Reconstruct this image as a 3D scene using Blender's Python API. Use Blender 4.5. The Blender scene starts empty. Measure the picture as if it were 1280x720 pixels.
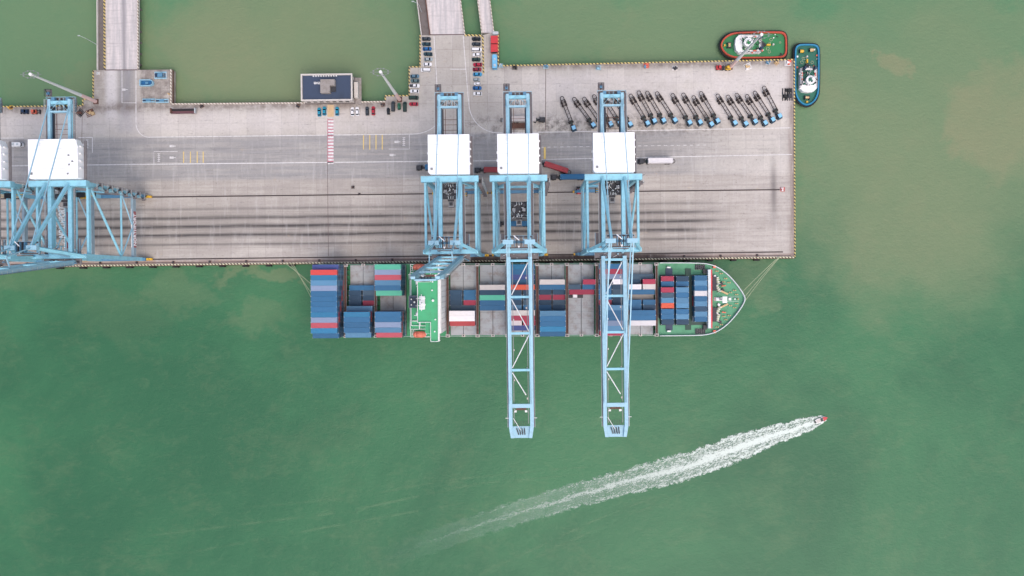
import bpy, bmesh, math, random
from mathutils import Vector, Matrix
random.seed(7)
R = math.radians
# ------------------------------------------------------------------ frame
H, S, CX, CY, TH = 340.0, 2.5, 655.0, 350.0, 0.0118
CT, ST = math.cos(TH), math.sin(TH)
WZ = -4.5
def P(px, py, z=0.0):
    """surveyed place (x, y in metres, quay frame) of a point measured on the photograph at height z"""
    k = (H - z) / H / S
    vx, vy = (px - CX) * k, (CY - py) * k
    return Vector((vx * CT + vy * ST, -vx * ST + vy * CT, z))
def rr(z): return H / (H - z)

col = bpy.context.scene.collection
# ------------------------------------------------------------------ materials
def lin(c):
    c = c / 255.0
    return c / 12.92 if c <= 0.04045 else ((c + 0.055) / 1.055) ** 2.4
def srgb(r, g, b, k=1.0): return (min(.9, lin(r) * k), min(.9, lin(g) * k), min(.9, lin(b) * k), 1.0)

class NT:
    """tiny expression helper over a node tree"""
    def __init__(s, m):
        m.use_nodes = True
        s.t = m.node_tree; s.t.nodes.clear()
        s.out = s.t.nodes.new('ShaderNodeOutputMaterial')
        s.b = s.t.nodes.new('ShaderNodeBsdfPrincipled')
        s.t.links.new(s.b.outputs[0], s.out.inputs[0])
    def n(s, k): return s.t.nodes.new(k)
    def l(s, a, b):
        if isinstance(a, (int, float)): b.default_value = a
        elif isinstance(a, tuple): b.default_value = a
        else: s.t.links.new(a, b)
    def m(s, op, a, b=0.0, c=None, clamp=False):
        n = s.n('ShaderNodeMath'); n.operation = op; n.use_clamp = clamp
        s.l(a, n.inputs[0]); s.l(b, n.inputs[1])
        if c is not None: s.l(c, n.inputs[2])
        return n.outputs[0]
    def add(s, a, b): return s.m('ADD', a, b)
    def sub(s, a, b): return s.m('SUBTRACT', a, b)
    def mul(s, a, b): return s.m('MULTIPLY', a, b)
    def mx(s, a, b): return s.m('MAXIMUM', a, b)
    def pos(s):
        g = s.n('ShaderNodeNewGeometry'); x = s.n('ShaderNodeSeparateXYZ')
        s.t.links.new(g.outputs['Position'], x.inputs[0])
        return g.outputs['Position'], x.outputs[0], x.outputs[1], x.outputs[2]
    def obj(s): return s.n('ShaderNodeTexCoord').outputs['Object']
    def scale(s, v, sx, sy, sz=1.0):
        n = s.n('ShaderNodeMapping'); s.t.links.new(v, n.inputs[0]); n.inputs['Scale'].default_value = (sx, sy, sz)
        return n.outputs[0]
    def noise(s, v, sc, det=3.0, rough=.55, dist=0.0):
        n = s.n('ShaderNodeTexNoise'); s.t.links.new(v, n.inputs['Vector'])
        n.inputs['Scale'].default_value = sc; n.inputs['Detail'].default_value = det
        n.inputs['Roughness'].default_value = rough; n.inputs['Distortion'].default_value = dist
        return n.outputs['Fac']
    def ramp(s, f, a, b, lo=0.0, hi=1.0):
        n = s.n('ShaderNodeMapRange'); n.interpolation_type = 'SMOOTHSTEP'
        s.l(f, n.inputs[0]); n.inputs[1].default_value = a; n.inputs[2].default_value = b
        n.inputs[3].default_value = lo; n.inputs[4].default_value = hi
        return n.outputs[0]
    def gauss(s, v, c, w):
        d = s.m('DIVIDE', s.sub(v, c), w)
        return s.m('EXPONENT', s.mul(s.mul(d, d), -1.0))
    def band(s, v, a, b, soft=.5):
        return s.mul(s.ramp(v, a - soft, a + soft), s.ramp(v, b - soft, b + soft, 1.0, 0.0))
    def mix(s, f, a, b, mode='MIX'):
        n = s.n('ShaderNodeMix'); n.data_type = 'RGBA'; n.blend_type = mode
        s.l(f, n.inputs[0]); s.l(a, n.inputs[6]); s.l(b, n.inputs[7])
        return n.outputs[2]
    def bump(s, h, strength, dist=.1):
        n = s.n('ShaderNodeBump'); n.inputs['Strength'].default_value = strength; n.inputs['Distance'].default_value = dist
        s.l(h, n.inputs['Height']); s.t.links.new(n.outputs[0], s.b.inputs['Normal'])

MATS = {}
def mat(name, c, rough=.6, metal=0.0, dirt=.25, sc=.6, dirtc=None, vary=0.0):
    if name in MATS: return MATS[name]
    m = bpy.data.materials.new(name); t = NT(m)
    o = t.obj()
    f = t.ramp(t.noise(o, sc, 5, .65), .42, .72)
    d = dirtc or (c[0] * .55 + .02, c[1] * .52 + .015, c[2] * .48 + .01, 1)
    colr = t.mix(t.mul(f, dirt), c, d)
    if dirt:
        sp = t.ramp(t.noise(o, sc * 4 + 1.0, 5, .8), .6, .72)
        colr = t.mix(t.mul(sp, min(.55, dirt * 1.1)), colr, (.10 + c[0] * .25, .07 + c[1] * .22, .055 + c[2] * .2, 1))
    if vary:
        oi = t.n('ShaderNodeObjectInfo')
        hs = t.n('ShaderNodeHueSaturation')
        t.l(t.m('MULTIPLY_ADD', oi.outputs['Random'], vary * 2, 1.0 - vary), hs.inputs['Value'])
        t.l(t.m('MULTIPLY_ADD', oi.outputs['Random'], -vary * .6, 1.0 + vary * .2), hs.inputs['Saturation'])
        t.l(colr, hs.inputs['Color']); colr = hs.outputs[0]
    t.l(colr, t.b.inputs['Base Color'])
    t.b.inputs['Roughness'].default_value = rough; t.b.inputs['Metallic'].default_value = metal
    MATS[name] = m
    return m
crane_blue = mat('crane_blue', srgb(138, 194, 212), .5, 0, .4, .5, srgb(110, 148, 162))
crane_deep = mat('crane_deep', srgb(84, 130, 160), .5, 0, .4, .4)
crane_pale = mat('crane_pale', srgb(146, 186, 204), .5, 0, .35)
white_sheet = mat('white_sheet', (.86, .85, .87, 1), .4, 0, .12, .15, srgb(190, 185, 185))
white_paint = mat('white_paint', srgb(228, 226, 226), .5, 0, .3, .8)
grey_steel = mat('grey_steel', srgb(135, 135, 138), .55, .2, .4)
light_steel = mat('light_steel', srgb(185, 190, 192), .5, .2, .3)
dark_steel = mat('dark_steel', srgb(52, 52, 58), .6, .1, .4)
grating = mat('grating', srgb(112, 104, 106), .7, .1, .5, 2.0)
black_rubber = mat('black_rubber', srgb(28, 28, 30), .8, 0, .3, 1.0, srgb(60, 56, 52))
rust = mat('rust', srgb(104, 72, 62), .85, 0, .6, .8, srgb(58, 46, 44))
yellow_paint = mat('yellow_paint', srgb(214, 168, 50), .55, 0, .4, 1.0)
orange_paint = mat('orange_paint', srgb(214, 100, 76), .5, 0, .25)
red_paint = mat('red_paint', srgb(190, 52, 58), .5, 0, .35)
deck_green = mat('deck_green', srgb(54, 138, 92), .6, 0, .45, .35, srgb(48, 120, 84))
roof_green = mat('roof_green', srgb(60, 160, 110), .55, 0, .3, .3)
tug_green = mat('tug_green', srgb(42, 118, 70), .6, 0, .4, .5)
tug_teal = mat('tug_teal', srgb(34, 98, 80), .6, 0, .4, .5)
hull_dark = mat('hull_dark', srgb(34, 48, 70), .5, 0, .5, .1)
hull_white = mat('hull_white', srgb(206, 210, 214), .5, 0, .4, .4)
hatch_grey = mat('hatch_grey', srgb(158, 160, 162), .65, 0, .65, .28, srgb(124, 106, 98), vary=.06)
fun_navy = mat('funnel_navy', srgb(26, 50, 78), .5)
glass = mat('dark_glass', srgb(24, 30, 36), .12, 0, 0)
cable_pale = mat('rope_pale', srgb(178, 182, 150), .8, 0, .2)
concrete_pale = mat('concrete_pale', srgb(196, 188, 182), .8, 0, .4, .6)
roof_slate = mat('roof_slate', srgb(56, 68, 90), .8, 0, .6, .12, srgb(46, 54, 68))
roof_grey = mat('roof_grey', srgb(146, 138, 134), .85, 0, .6, .6)
tan = mat('tan_paint', srgb(196, 166, 124), .8, 0, .4)

CC = {'blue': (36, 104, 148), 'bright blue': (34, 124, 168), 'pale blue': (84, 136, 172), 'navy': (26, 68, 98),
      'lilac': (134, 150, 180), 'red': (206, 66, 62), 'pink-red': (200, 84, 100), 'crimson': (172, 46, 76),
      'teal': (92, 196, 164), 'white': (226, 220, 222), 'cream': (208, 198, 194), 'orange': (226, 92, 62),
      'slate': (62, 90, 112), 'violet-blue': (66, 84, 150), 'tan': (162, 152, 144), 'dark red': (166, 56, 62)}
CMAT = {}
def cmat(c):
    if c in CMAT: return CMAT[c]
    m = bpy.data.materials.new('container_' + c.replace(' ', '_').replace('-', '_')); t = NT(m)
    rgb = srgb(*CC[c], .92 if c in ('white', 'cream') else .8)
    o = t.obj()
    f = t.ramp(t.noise(t.scale(o, .5, 1.6, 1), .9, 5, .7), .45, .8)
    rgbd = (rgb[0] * .6 + .04, rgb[1] * .58 + .03, rgb[2] * .55 + .025, 1)
    colr = t.mix(t.mul(f, .45), rgb, rgbd)
    hs = t.n('ShaderNodeHueSaturation'); oi = t.n('ShaderNodeObjectInfo')
    t.l(t.m('MULTIPLY_ADD', oi.outputs['Random'], .28, .86), hs.inputs['Value']); t.l(colr, hs.inputs['Color'])
    t.l(hs.outputs[0], t.b.inputs['Base Color']); t.b.inputs['Roughness'].default_value = .5
    w = t.n('ShaderNodeTexWave'); w.wave_type = 'BANDS'; w.bands_direction = 'X'; w.inputs['Scale'].default_value = 1.15
    t.l(o, w.inputs['Vector']); t.bump(w.outputs['Fac'], .55, .06)
    CMAT[c] = m; return m

# ------------------------------------------------------------------ mesh builder
class MB:
    def __init__(s): s.v = []; s.f = []; s.mi = []; s.m = []
    def _m(s, m):
        if m is None: return 0
        if m not in s.m: s.m.append(m)
        return s.m.index(m)
    def face(s, pts, m=None):
        b = len(s.v); s.v += [Vector(p) for p in pts]; s.f.append(tuple(range(b, b + len(pts)))); s.mi.append(s._m(m)); return s
    def hexa(s, lo, hi, m=None):
        b = len(s.v); s.v += [Vector(p) for p in lo] + [Vector(p) for p in hi]; n = len(lo); k = s._m(m)
        s.f.append(tuple(b + i for i in reversed(range(n)))); s.mi.append(k)
        s.f.append(tuple(b + n + i for i in range(n))); s.mi.append(k)
        for i in range(n):
            j = (i + 1) % n
            s.f.append((b + i, b + j, b + n + j, b + n + i)); s.mi.append(k)
        return s
    def box(s, x0, x1, y0, y1, z0, z1, m=None, tx=0, ty=0):
        """box; tx, ty pull the top in"""
        lo = [(x0, y0, z0), (x1, y0, z0), (x1, y1, z0), (x0, y1, z0)]
        hi = [(x0 + tx, y0 + ty, z1), (x1 - tx, y0 + ty, z1), (x1 - tx, y1 - ty, z1), (x0 + tx, y1 - ty, z1)]
        return s.hexa(lo, hi, m)
    def prism(s, pts, z0, z1, m=None):
        a = sum(pts[i][0] * pts[(i + 1) % len(pts)][1] - pts[(i + 1) % len(pts)][0] * pts[i][1] for i in range(len(pts)))
        if a < 0: pts = pts[::-1]
        return s.hexa([(p[0], p[1], z0) for p in pts], [(p[0], p[1], z1) for p in pts], m)
    def beam(s, p, q, w, h=None, m=None, w2=None, h2=None):
        p, q = Vector(p), Vector(q); h = h or w; w2 = w2 or w; h2 = h2 or h
        d = (q - p).normalized()
        side = d.cross(Vector((0, 0, 1)))
        if side.length < .05: side = Vector((1, 0, 0))
        side.normalize(); up = side.cross(d).normalized()
        def ring(c, a, b): return [c - side * a / 2 - up * b / 2, c + side * a / 2 - up * b / 2, c + side * a / 2 + up * b / 2, c - side * a / 2 + up * b / 2]
        return s.hexa(ring(p, w, h), ring(q, w2, h2), m)
    def tube(s, p, q, r, m=None, n=8, r2=None):
        p, q = Vector(p), Vector(q); r2 = r if r2 is None else r2
        d = (q - p).normalized(); a = d.cross(Vector((0, 0, 1)))
        if a.length < .05: a = Vector((1, 0, 0))
        a.normalize(); b = d.cross(a).normalized()
        lo = [p + a * r * math.cos(t) + b * r * math.sin(t) for t in [2 * math.pi * i / n for i in range(n)]]
        hi = [q + a * r2 * math.cos(t) + b * r2 * math.sin(t) for t in [2 * math.pi * i / n for i in range(n)]]
        return s.hexa(lo, hi, m)
    def path(s, pts, r, m=None, n=6):
        for i in range(len(pts) - 1): s.tube(pts[i], pts[i + 1], r, m, n)
        return s
    def rail(s, pts, h=1.1, m=None, step=2.0, r=.05):
        for i in range(len(pts) - 1):
            a, b = Vector(pts[i]), Vector(pts[i + 1]); L = (b - a).length; k = max(1, int(L / step))
            for z in (h, h * .5): s.beam(a + Vector((0, 0, z)), b + Vector((0, 0, z)), r * 2, r * 2, m)
            for j in range(k + 1):
                c = a.lerp(b, j / k); s.beam(c, c + Vector((0, 0, h)), r * 1.6, r * 1.6, m)
        return s
    def xf(s, M): s.v = [M @ v for v in s.v]; return s
    def join(s, o):
        b = len(s.v); s.v += o.v; s.f += [tuple(i + b for i in f) for f in o.f]
        s.mi += [s._m(o.m[k]) if o.m else 0 for k in o.mi]; return s
    def mesh(s, name, m=None, smooth=False):
        me = bpy.data.meshes.new(name); me.from_pydata([tuple(v) for v in s.v], [], s.f)
        if s.m:
            for x in s.m: me.materials.append(x)
            me.polygons.foreach_set('material_index', s.mi)
        elif m: me.materials.append(m)
        if smooth: me.polygons.foreach_set('use_smooth', [True] * len(me.polygons))
        bm = bmesh.new(); bm.from_mesh(me); bmesh.ops.recalc_face_normals(bm, faces=bm.faces); bm.to_mesh(me); bm.free()
        me.update(); return me
    def build(s, name, m=None, parent=None, smooth=False):
        o = bpy.data.objects.new(name, s.mesh(name, m, smooth)); col.objects.link(o)
        if parent: o.parent = parent
        return o
def tag(o, label=None, cat=None, group=None, kind=None):
    if label: o['label'] = label
    if cat: o['category'] = cat
    if group: o['group'] = group
    if kind: o['kind'] = kind
    return o
def empty(name, loc, rz=0.0, label=None, cat=None, group=None):
    o = bpy.data.objects.new(name, None); col.objects.link(o); o.location = loc; o.rotation_euler = (0, 0, rz); o.empty_display_size = .5
    return tag(o, label, cat, group)
KIDS = {}
def kids(o): return [c for c in bpy.data.objects if c.parent == o]
def tree_of(o):
    return (o, [tree_of(c) for c in kids(o)])
def copy_tree(t, parent=None):
    o, ch = t; c = o.copy(); col.objects.link(c)
    if parent: c.parent = parent
    for k in ch: copy_tree(k, c)
    return c
ORD = ['zeroth', 'first', 'second', 'third', 'fourth', 'fifth', 'sixth', 'seventh', 'eighth', 'ninth', 'tenth', 'eleventh', 'twelfth',
       'thirteenth', 'fourteenth', 'fifteenth', 'sixteenth', 'seventeenth', 'eighteenth', 'nineteenth', 'twentieth', 'twenty-first', 'twenty-second',
       'twenty-third', 'twenty-fourth', 'twenty-fifth', 'twenty-sixth', 'twenty-seventh', 'twenty-eighth', 'twenty-ninth', 'thirtieth', 'thirty-first', 'thirty-second', 'thirty-third', 'thirty-fourth', 'thirty-fifth', 'thirty-sixth']

# ------------------------------------------------------------------ water
def water_mat():
    m = bpy.data.materials.new('harbour_water'); t = NT(m)
    p, X, Y, Z = t.pos()
    n1 = t.noise(p, .008, 6, .6, .6); n2 = t.noise(p, .03, 6, .7, .5); n3 = t.noise(t.scale(p, .7, 1.2), .16, 6, .75, .6)
    wx = t.add(X, t.mul(t.sub(n2, .5), 70)); wy = t.add(Y, t.mul(t.sub(t.noise(p, .024, 5, .6), .5), 70))
    # silt clouds (place px, radii px, strength)
    blobs = [(350, 60, 200, 110, .8), (860, 40, 260, 60, .55), (60, 60, 120, 90, .35), (1150, 180, 180, 210, .68), (1115, 72, 32, 26, 1.25), (1245, 150, 80, 85, 1.1), (1180, 250, 120, 60, .55), (1060, 230, 60, 120, .5),
             (700, 20, 90, 60, .5), (860, 15, 80, 60, .4), (120, 100, 40, 30, .5), (1120, 310, 110, 60, .4), (140, 400, 60, 40, .15), (215, 365, 45, 25, .25), (330, 345, 60, 10, .45),
             (320, 400, 40, 18, .2), (60, 350, 80, 22, .15), (945, 345, 40, 22, .28), (1240, 40, 60, 40, .5), (560, 20, 22, 60, .3), (1180, 10, 60, 20, .2)]
    tot = 0.0
    for (x, y, rx, ry, s_) in blobs:
        c = P(x, y, WZ)
        dx = t.m('DIVIDE', t.sub(wx, c.x), rx / S); dy = t.m('DIVIDE', t.sub(wy, c.y), ry / S)
        g = t.ramp(t.add(t.mul(dx, dx), t.mul(dy, dy)), 1.5, .25, 0.0, s_)
        tot = g if tot == 0.0 else t.mx(tot, g)
    silt = t.mul(t.m('MULTIPLY', tot, t.ramp(n1, .3, .62, .62, 1.0)), .95)
    fine = t.mul(t.ramp(t.add(t.mul(n2, .55), t.mul(n3, .45)), .47, .66), .13)
    silt = t.m('ADD', silt, fine, clamp=True)
    green = t.mix(t.ramp(n1, .35, .65), srgb(52, 96, 69), srgb(63, 111, 78))
    # the upper basin is a lighter green, the open water a deeper one
    green = t.mix(t.ramp(Y, -30, 90, 0, .75), green, srgb(90, 128, 94))
    c = t.mix(silt, green, srgb(122, 127, 97))
    c = t.mix(t.mul(t.ramp(n3, .5, .75), .14), c, srgb(84, 120, 88))
    t.l(c, t.b.inputs['Base Color']); t.b.inputs['Roughness'].default_value = .32;  t.b.inputs['IOR'].default_value = 1.33
    h = t.add(t.noise(t.scale(p, 1, 1.5), .5, 4, .6), t.mul(t.noise(p, .12, 3), 1.6))
    t.b.inputs['Specular IOR Level'].default_value = .3; h = t.add(h, t.mul(t.noise(t.scale(p, .8, 2.6), .9, 3, .7), .5)); t.bump(h, .6, .3)
    return m
mb = MB(); mb.face([(-1600, -1400, WZ), (1600, -1400, WZ), (1600, 1400, WZ), (-1600, 1400, WZ)])
tag(mb.build('water', water_mat()), kind='structure')

# ------------------------------------------------------------------ quay
SHIP_RZ = .004 - TH
def yq(px, py): return P(px, py).y
RW, RL = yq(640, 318.9), yq(640, 241.0)          # crane rails
QE = yq(640, 326.6)                               # berth edge
def quay_mat():
    m = bpy.data.materials.new('worn_concrete'); t = NT(m)
    p, X, Y, Z = t.pos()
    big = t.noise(p, .018, 5, .6); mid = t.noise(p, .09, 5, .62); fine = t.noise(p, .9, 4, .7)
    strk = t.noise(t.scale(p, .035, .6), 1.0, 5, .65)                 # stains dragged along the berth
    vst = t.noise(t.scale(p, .5, .06), 1.0, 4, .65)
    c = t.mix(t.ramp(big, .3, .7), srgb(177, 169, 160), srgb(198, 190, 182))
    c = t.mix(t.mul(t.ramp(mid, .5, .75), .4), c, srgb(150, 142, 138))
    # cast slabs
    br = t.n('ShaderNodeTexBrick'); t.l(p, br.inputs['Vector'])
    br.offset = 0; br.inputs['Scale'].default_value = 1.0; br.inputs['Brick Width'].default_value = 8.6; br.inputs['Row Height'].default_value = 8.9
    br.inputs['Mortar Size'].default_value = .09; br.inputs['Color1'].default_value = (0, 0, 0, 1); br.inputs['Color2'].default_value = (1, 1, 1, 1); br.inputs['Mortar'].default_value = (.5, .5, .5, 1)
    bw = t.n('ShaderNodeRGBToBW'); t.l(br.outputs['Color'], bw.inputs[0])
    c = t.mix(t.m('MULTIPLY', t.ramp(bw.outputs[0], .1, .9), .34), c, srgb(146, 138, 133))
    c = t.mix(t.mul(br.outputs['Fac'], .5), c, srgb(110, 100, 98))
    # asphalt traffic lanes
    a0, a1 = yq(640, 206), yq(640, 166)
    asp = t.mul(t.band(Y, a0 - 6, a1, .8), t.ramp(X, P(830, 190).x, P(930, 190).x, 1, .25))
    c = t.mix(t.mul(asp, t.ramp(strk, .3, .7, .5, .95)), c, srgb(140, 138, 139))
    # traffic lane coming off the west bridge and the worn, paler east end
    wl = t.mul(t.band(X, P(148, 130).x, P(168, 130).x, 2.5), t.ramp(Y, yq(160, 172), yq(160, 158)))
    c = t.mix(t.mul(wl, t.ramp(vst, .25, .7, .55, .95)), c, srgb(128, 126, 130))
    wl2 = t.mul(t.band(X, P(132, 130).x, P(146, 130).x, 1.5), t.ramp(Y, yq(160, 160), yq(160, 140)))
    c = t.mix(t.mul(wl2, .75), c, srgb(204, 198, 198))
    ee = t.mul(t.ramp(X, P(790, 200).x, P(985, 200).x), t.ramp(Y, yq(640, 172), yq(640, 240), .35, .85))
    c = t.mix(t.mul(ee, t.ramp(mid, .25, .6, .3, .8)), c, srgb(208, 199, 192))
    up = t.mul(t.band(Y, yq(800, 150), P(800, 90).y, 3), t.ramp(X, P(600, 100).x, P(700, 100).x))
    c = t.mix(t.mul(up, t.ramp(mid, .25, .6, .2, .6)), c, srgb(202, 194, 192))
    cl = t.mul(t.band(Y, yq(300, 166), yq(300, 138), 3), t.ramp(X, P(520, 100).x, P(560, 100).x, 1, 0))
    c = t.mix(t.mul(cl, t.ramp(mid, .25, .6, .1, .5)), c, srgb(200, 192, 190))
    # berth strip between the rails: browner, with tyre tracks
    bs = t.band(Y, RW - 1, RL + 8, 1.5)
    c = t.mix(t.mul(bs, t.ramp(strk, .3, .7, .2, .7)), c, srgb(152, 142, 136))
    fade = t.mul(t.ramp(X, P(850, 260).x, P(935, 260).x, 1, .05), t.ramp(X, P(-60, 260).x, P(20, 260).x, .3, 1))
    for (py, k, w) in ((255.6, .45, 1.0), (266.6, .8, 1.25), (277.5, .92, 1.35), (288.6, .95, 1.3), (299.8, .6, .9)):
        yc = yq(640, py + 1.2)
        wy = t.add(Y, t.mul(t.sub(t.noise(t.scale(p, .02, .02), 1.0, 2), .5), .8))
        g = t.add(t.mul(t.gauss(wy, yc, w * .62), .75), t.mul(t.gauss(wy, yc, w * 1.7), .35))
        kk = t.mul(t.mul(g, fade), t.ramp(t.noise(t.scale(p, .03, .7), 1.0, 5, .6), .28, .62, k * .6, k * 1.05))
        c = t.mix(t.m('MINIMUM', kk, .95), c, srgb(56, 52, 53))
    for (py, k) in ((181, .45), (190, .4), (197, .3), (217, .25), (222, .2), (232, .22)):
        g = t.mul(t.gauss(Y, yq(640, py), 1.1), t.ramp(strk, .45, .7, 0, k))
        c = t.mix(g, c, srgb(92, 90, 93))
    # rusty brown strip along the berth edge, then a much darker middle stretch
    c = t.mix(t.mul(t.band(Y, QE - 1, RW - .6, .4), t.ramp(strk, .3, .65, .45, .9)), c, srgb(136, 112, 104))
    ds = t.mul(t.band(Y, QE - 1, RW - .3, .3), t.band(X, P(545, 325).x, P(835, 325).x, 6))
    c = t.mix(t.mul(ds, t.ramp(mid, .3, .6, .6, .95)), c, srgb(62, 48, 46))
    # grime along the outer edges, tyre sweep at the far end, oil under the parked tractors
    top_l = t.mul(t.mx(t.gauss(Y, yq(300, 132), 2.6), t.mul(t.ramp(Y, yq(300, 136), yq(300, 128)), t.mx(t.mul(t.band(X, P(176, 100).x, P(216, 100).x, 1), .95), t.mul(t.band(X, P(100, 100).x, P(133, 100).x, 2), .5)))), t.ramp(X, P(500, 100).x, P(516, 100).x, 1, 0))
    top_r = t.mul(t.ramp(Y, P(800, 89).y, P(800, 81).y), t.ramp(X, P(600, 100).x, P(640, 100).x))
    c = t.mix(t.mul(t.mx(top_l, top_r), t.ramp(t.noise(p, .28, 5, .7), .3, .62, .25, .85)), c, srgb(112, 100, 94))
    c = t.mix(t.mul(t.gauss(X, P(990.5, 200).x, 2.2), t.ramp(vst, .3, .6, .2, .8)), c, srgb(120, 100, 92))
    d = t.mul(t.gauss(X, P(967, 230).x, 1.6), t.gauss(Y, P(967, 238).y, 14))
    c = t.mix(t.mul(d, .7), c, srgb(90, 84, 84))
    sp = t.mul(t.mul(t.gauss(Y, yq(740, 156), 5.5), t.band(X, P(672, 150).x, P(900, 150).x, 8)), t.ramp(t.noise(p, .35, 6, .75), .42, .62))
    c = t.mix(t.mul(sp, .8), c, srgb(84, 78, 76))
    sp2 = t.mul(t.mul(t.gauss(Y, yq(640, 160), 8), t.band(X, P(572, 150).x, P(690, 150).x, 8)), t.ramp(t.noise(p, .22, 6, .75), .46, .64))
    c = t.mix(t.mul(sp2, .7), c, srgb(110, 102, 98))
    # scattered spots and rust weeps
    c = t.mix(t.mul(t.ramp(t.noise(p, .55, 6, .85), .57, .66), .55), c, srgb(104, 95, 90)); c = t.mix(t.mul(t.ramp(t.noise(t.scale(p, .25, 1.6), .5, 6, .8), .58, .66), .45), c, srgb(92, 86, 84))
    c = t.mix(t.mul(t.ramp(t.noise(p, .14, 5, .8), .62, .74), .35), c, srgb(186, 160, 126))
    c = t.mix(t.mul(t.ramp(vst, .5, .75), .22), c, srgb(208, 203, 202))
    c = t.mix(t.mul(t.ramp(strk, .55, .8), .3), c, srgb(206, 198, 196))
    c = t.mix(t.ramp(fine, .3, .75, 0, .2), c, srgb(120, 112, 110))
    spk = t.ramp(t.noise(p, 1.6, 4, .85), .6, .72); c = t.mix(t.mul(spk, t.ramp(mid, .4, .7, .15, .6)), c, srgb(92, 84, 80))
    t.l(c, t.b.inputs['Base Color']); t.b.inputs['Roughness'].default_value = .85
    t.bump(fine, .3, .03)
    return m
QM = quay_mat()
def road_mat():
    m = bpy.data.materials.new('bridge_concrete'); t = NT(m)
    p, X, Y, Z = t.pos()
    v = t.noise(t.scale(p, .7, .05), 1.0, 4, .6); h = t.noise(t.scale(p, .06, .9), 1.0, 4, .65)
    c = t.mix(t.ramp(v, .35, .68), srgb(178, 172, 172), srgb(206, 196, 194))
    c = t.mix(t.ramp(h, .5, .72, 0, .45), c, srgb(148, 142, 142))
    c = t.mix(t.mul(t.gauss(X, P(155, 40).x, 1.1), .8), c, srgb(130, 126, 130))
    c = t.mix(t.ramp(t.noise(p, .8, 5, .7), .4, .8, 0, .3), c, srgb(134, 126, 122))
    t.l(c, t.b.inputs['Base Color']); t.b.inputs['Roughness'].default_value = .85
    return m
RM = road_mat()

OUT = [(-260, 135.5), (103, 131.5), (103, 123.5), (116, 123.5), (116, 88), (214.8, 87), (214.8, 129.3), (375, 127.6), (481, 126.2), (481, 119), (511, 119),
       (511, 83), (524.5, 83), (524.5, 44), (603, 44), (617, 40), (623.5, 41.5), (623.5, 81.6), (993.3, 73.8), (994.2, 322.2)]
pts = [P(x, y).xy for x, y in OUT]
pts.append(Vector((P(-260, 330).x, QE)))
pts[-2] = Vector((pts[-2].x, QE)); 
mb = MB()
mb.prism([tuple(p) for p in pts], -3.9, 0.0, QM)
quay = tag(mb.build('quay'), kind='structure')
def stripes(name, ca, cb, pitch):
    m = bpy.data.materials.new(name); t = NT(m)
    p, X, Y, Z = t.pos()
    f = t.m('FRACT', t.m('DIVIDE', t.add(X, Y), pitch)); f = t.ramp(f, .47, .53)
    c = t.mix(f, ca, cb)
    c = t.mix(t.ramp(t.noise(p, 1.1, 4, .8), .45, .75, 0, .6), c, srgb(126, 116, 104))
    t.l(c, t.b.inputs['Base Color']); t.b.inputs['Roughness'].default_value = .7
    return m
ky = stripes('kerb_yellow_black', srgb(214, 190, 116), srgb(62, 54, 50), 1.75)
kw = stripes('kerb_cream_black', srgb(216, 208, 176), srgb(66, 58, 52), 1.6)
kt = stripes('kerb_cream_brown', srgb(216, 206, 192), srgb(150, 134, 124), 1.6)
def kerb(pp, m, w=.55, h=.35, inset=.3):
    mb = MB()
    for a, b in zip(pp[:-1], pp[1:]):
        a, b = Vector((a[0], a[1], h / 2 + .005)), Vector((b[0], b[1], h / 2 + .005)); mb.beam(a, b, w, h, m)
    return tag(mb.build('kerb'), kind='structure')
def off(pts_, d):      # shift a polyline inwards
    out = []
    for i, p in enumerate(pts_):
        a = pts_[max(i - 1, 0)]; b = pts_[min(i + 1, len(pts_) - 1)]
        n = Vector((0, 0))
        for u, v in ((a, p), (p, b)):
            e = (v - u)
            if e.length > 1e-6: e.normalize(); n += Vector((e.y, -e.x))
        out.append(p + n.normalized() * d * (1.35 if (0 < i < len(pts_) - 1) else 1))
    return out
kerb(off(pts[0:5], .3), ky); kerb(off(pts[5:9], .35), kt, .6); kerb(off(pts[8:14], .3), ky)
kerb([pts[13] + Vector((22.5, -.3)), pts[14] + Vector((0, -.3))], ky, .8); kerb([P(603.5, 45).xy, P(604.5, 92).xy], ky, .7)
kerb(off(pts[16:20], .3), ky); kerb([pts[19] + Vector((0, .3)), pts[20] + Vector((0, .3))], kw, .6)
# timber rubbing strip and dark capping beam below the edge
mb = MB()
for a, b in zip(pts[:-1], pts[1:]):
    if (b - a).length < 2: continue
    mb.beam((a.x, a.y, -1.1), (b.x, b.y, -1.1), .5, .9, rust)
tag(mb.build('kerb_capping', rust, quay))

# bridges (access trestles)
def strip(x0a, x1a, ya, x0b, x1b, yb, z0, z1, name, m, kind='structure', parent=None):
    q = [P(x0a, ya).xy, P(x1a, ya).xy, P(x1b, yb).xy, P(x0b, yb).xy]
    mb = MB(); mb.prism([tuple(v) for v in q], z0, z1, m); return tag(mb.build(name, None, parent), kind=kind)
dark_conc = mat('dark_concrete', srgb(108, 100, 98), .9, 0, .6, .5)
strip(130, 172.5, -160, 130, 172.5, 86.9, -1.6, .01, 'road', RM)
strip(121.5, 129.5, -160, 122.5, 130, 88, -1.8, -.15, 'path', dark_conc)
strip(513, 555, -160, 537.5, 581, 44, -1.6, .01, 'road', RM)
strip(500, 512, -160, 526.5, 537, 44.2, -1.8, -.15, 'path', dark_conc)
strip(577, 592, -160, 603, 617, 41, -1.6, .01, 'road', RM)
def parapet(ax, ay, bx, by, m, w=.45, h=.9):
    mb = MB(); a, b = P(ax, ay), P(bx, by); mb.beam((a.x, a.y, h / 2), (b.x, b.y, h / 2), w, h, m)
    return tag(mb.build('parapet'), label='?', cat='parapet')
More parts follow.
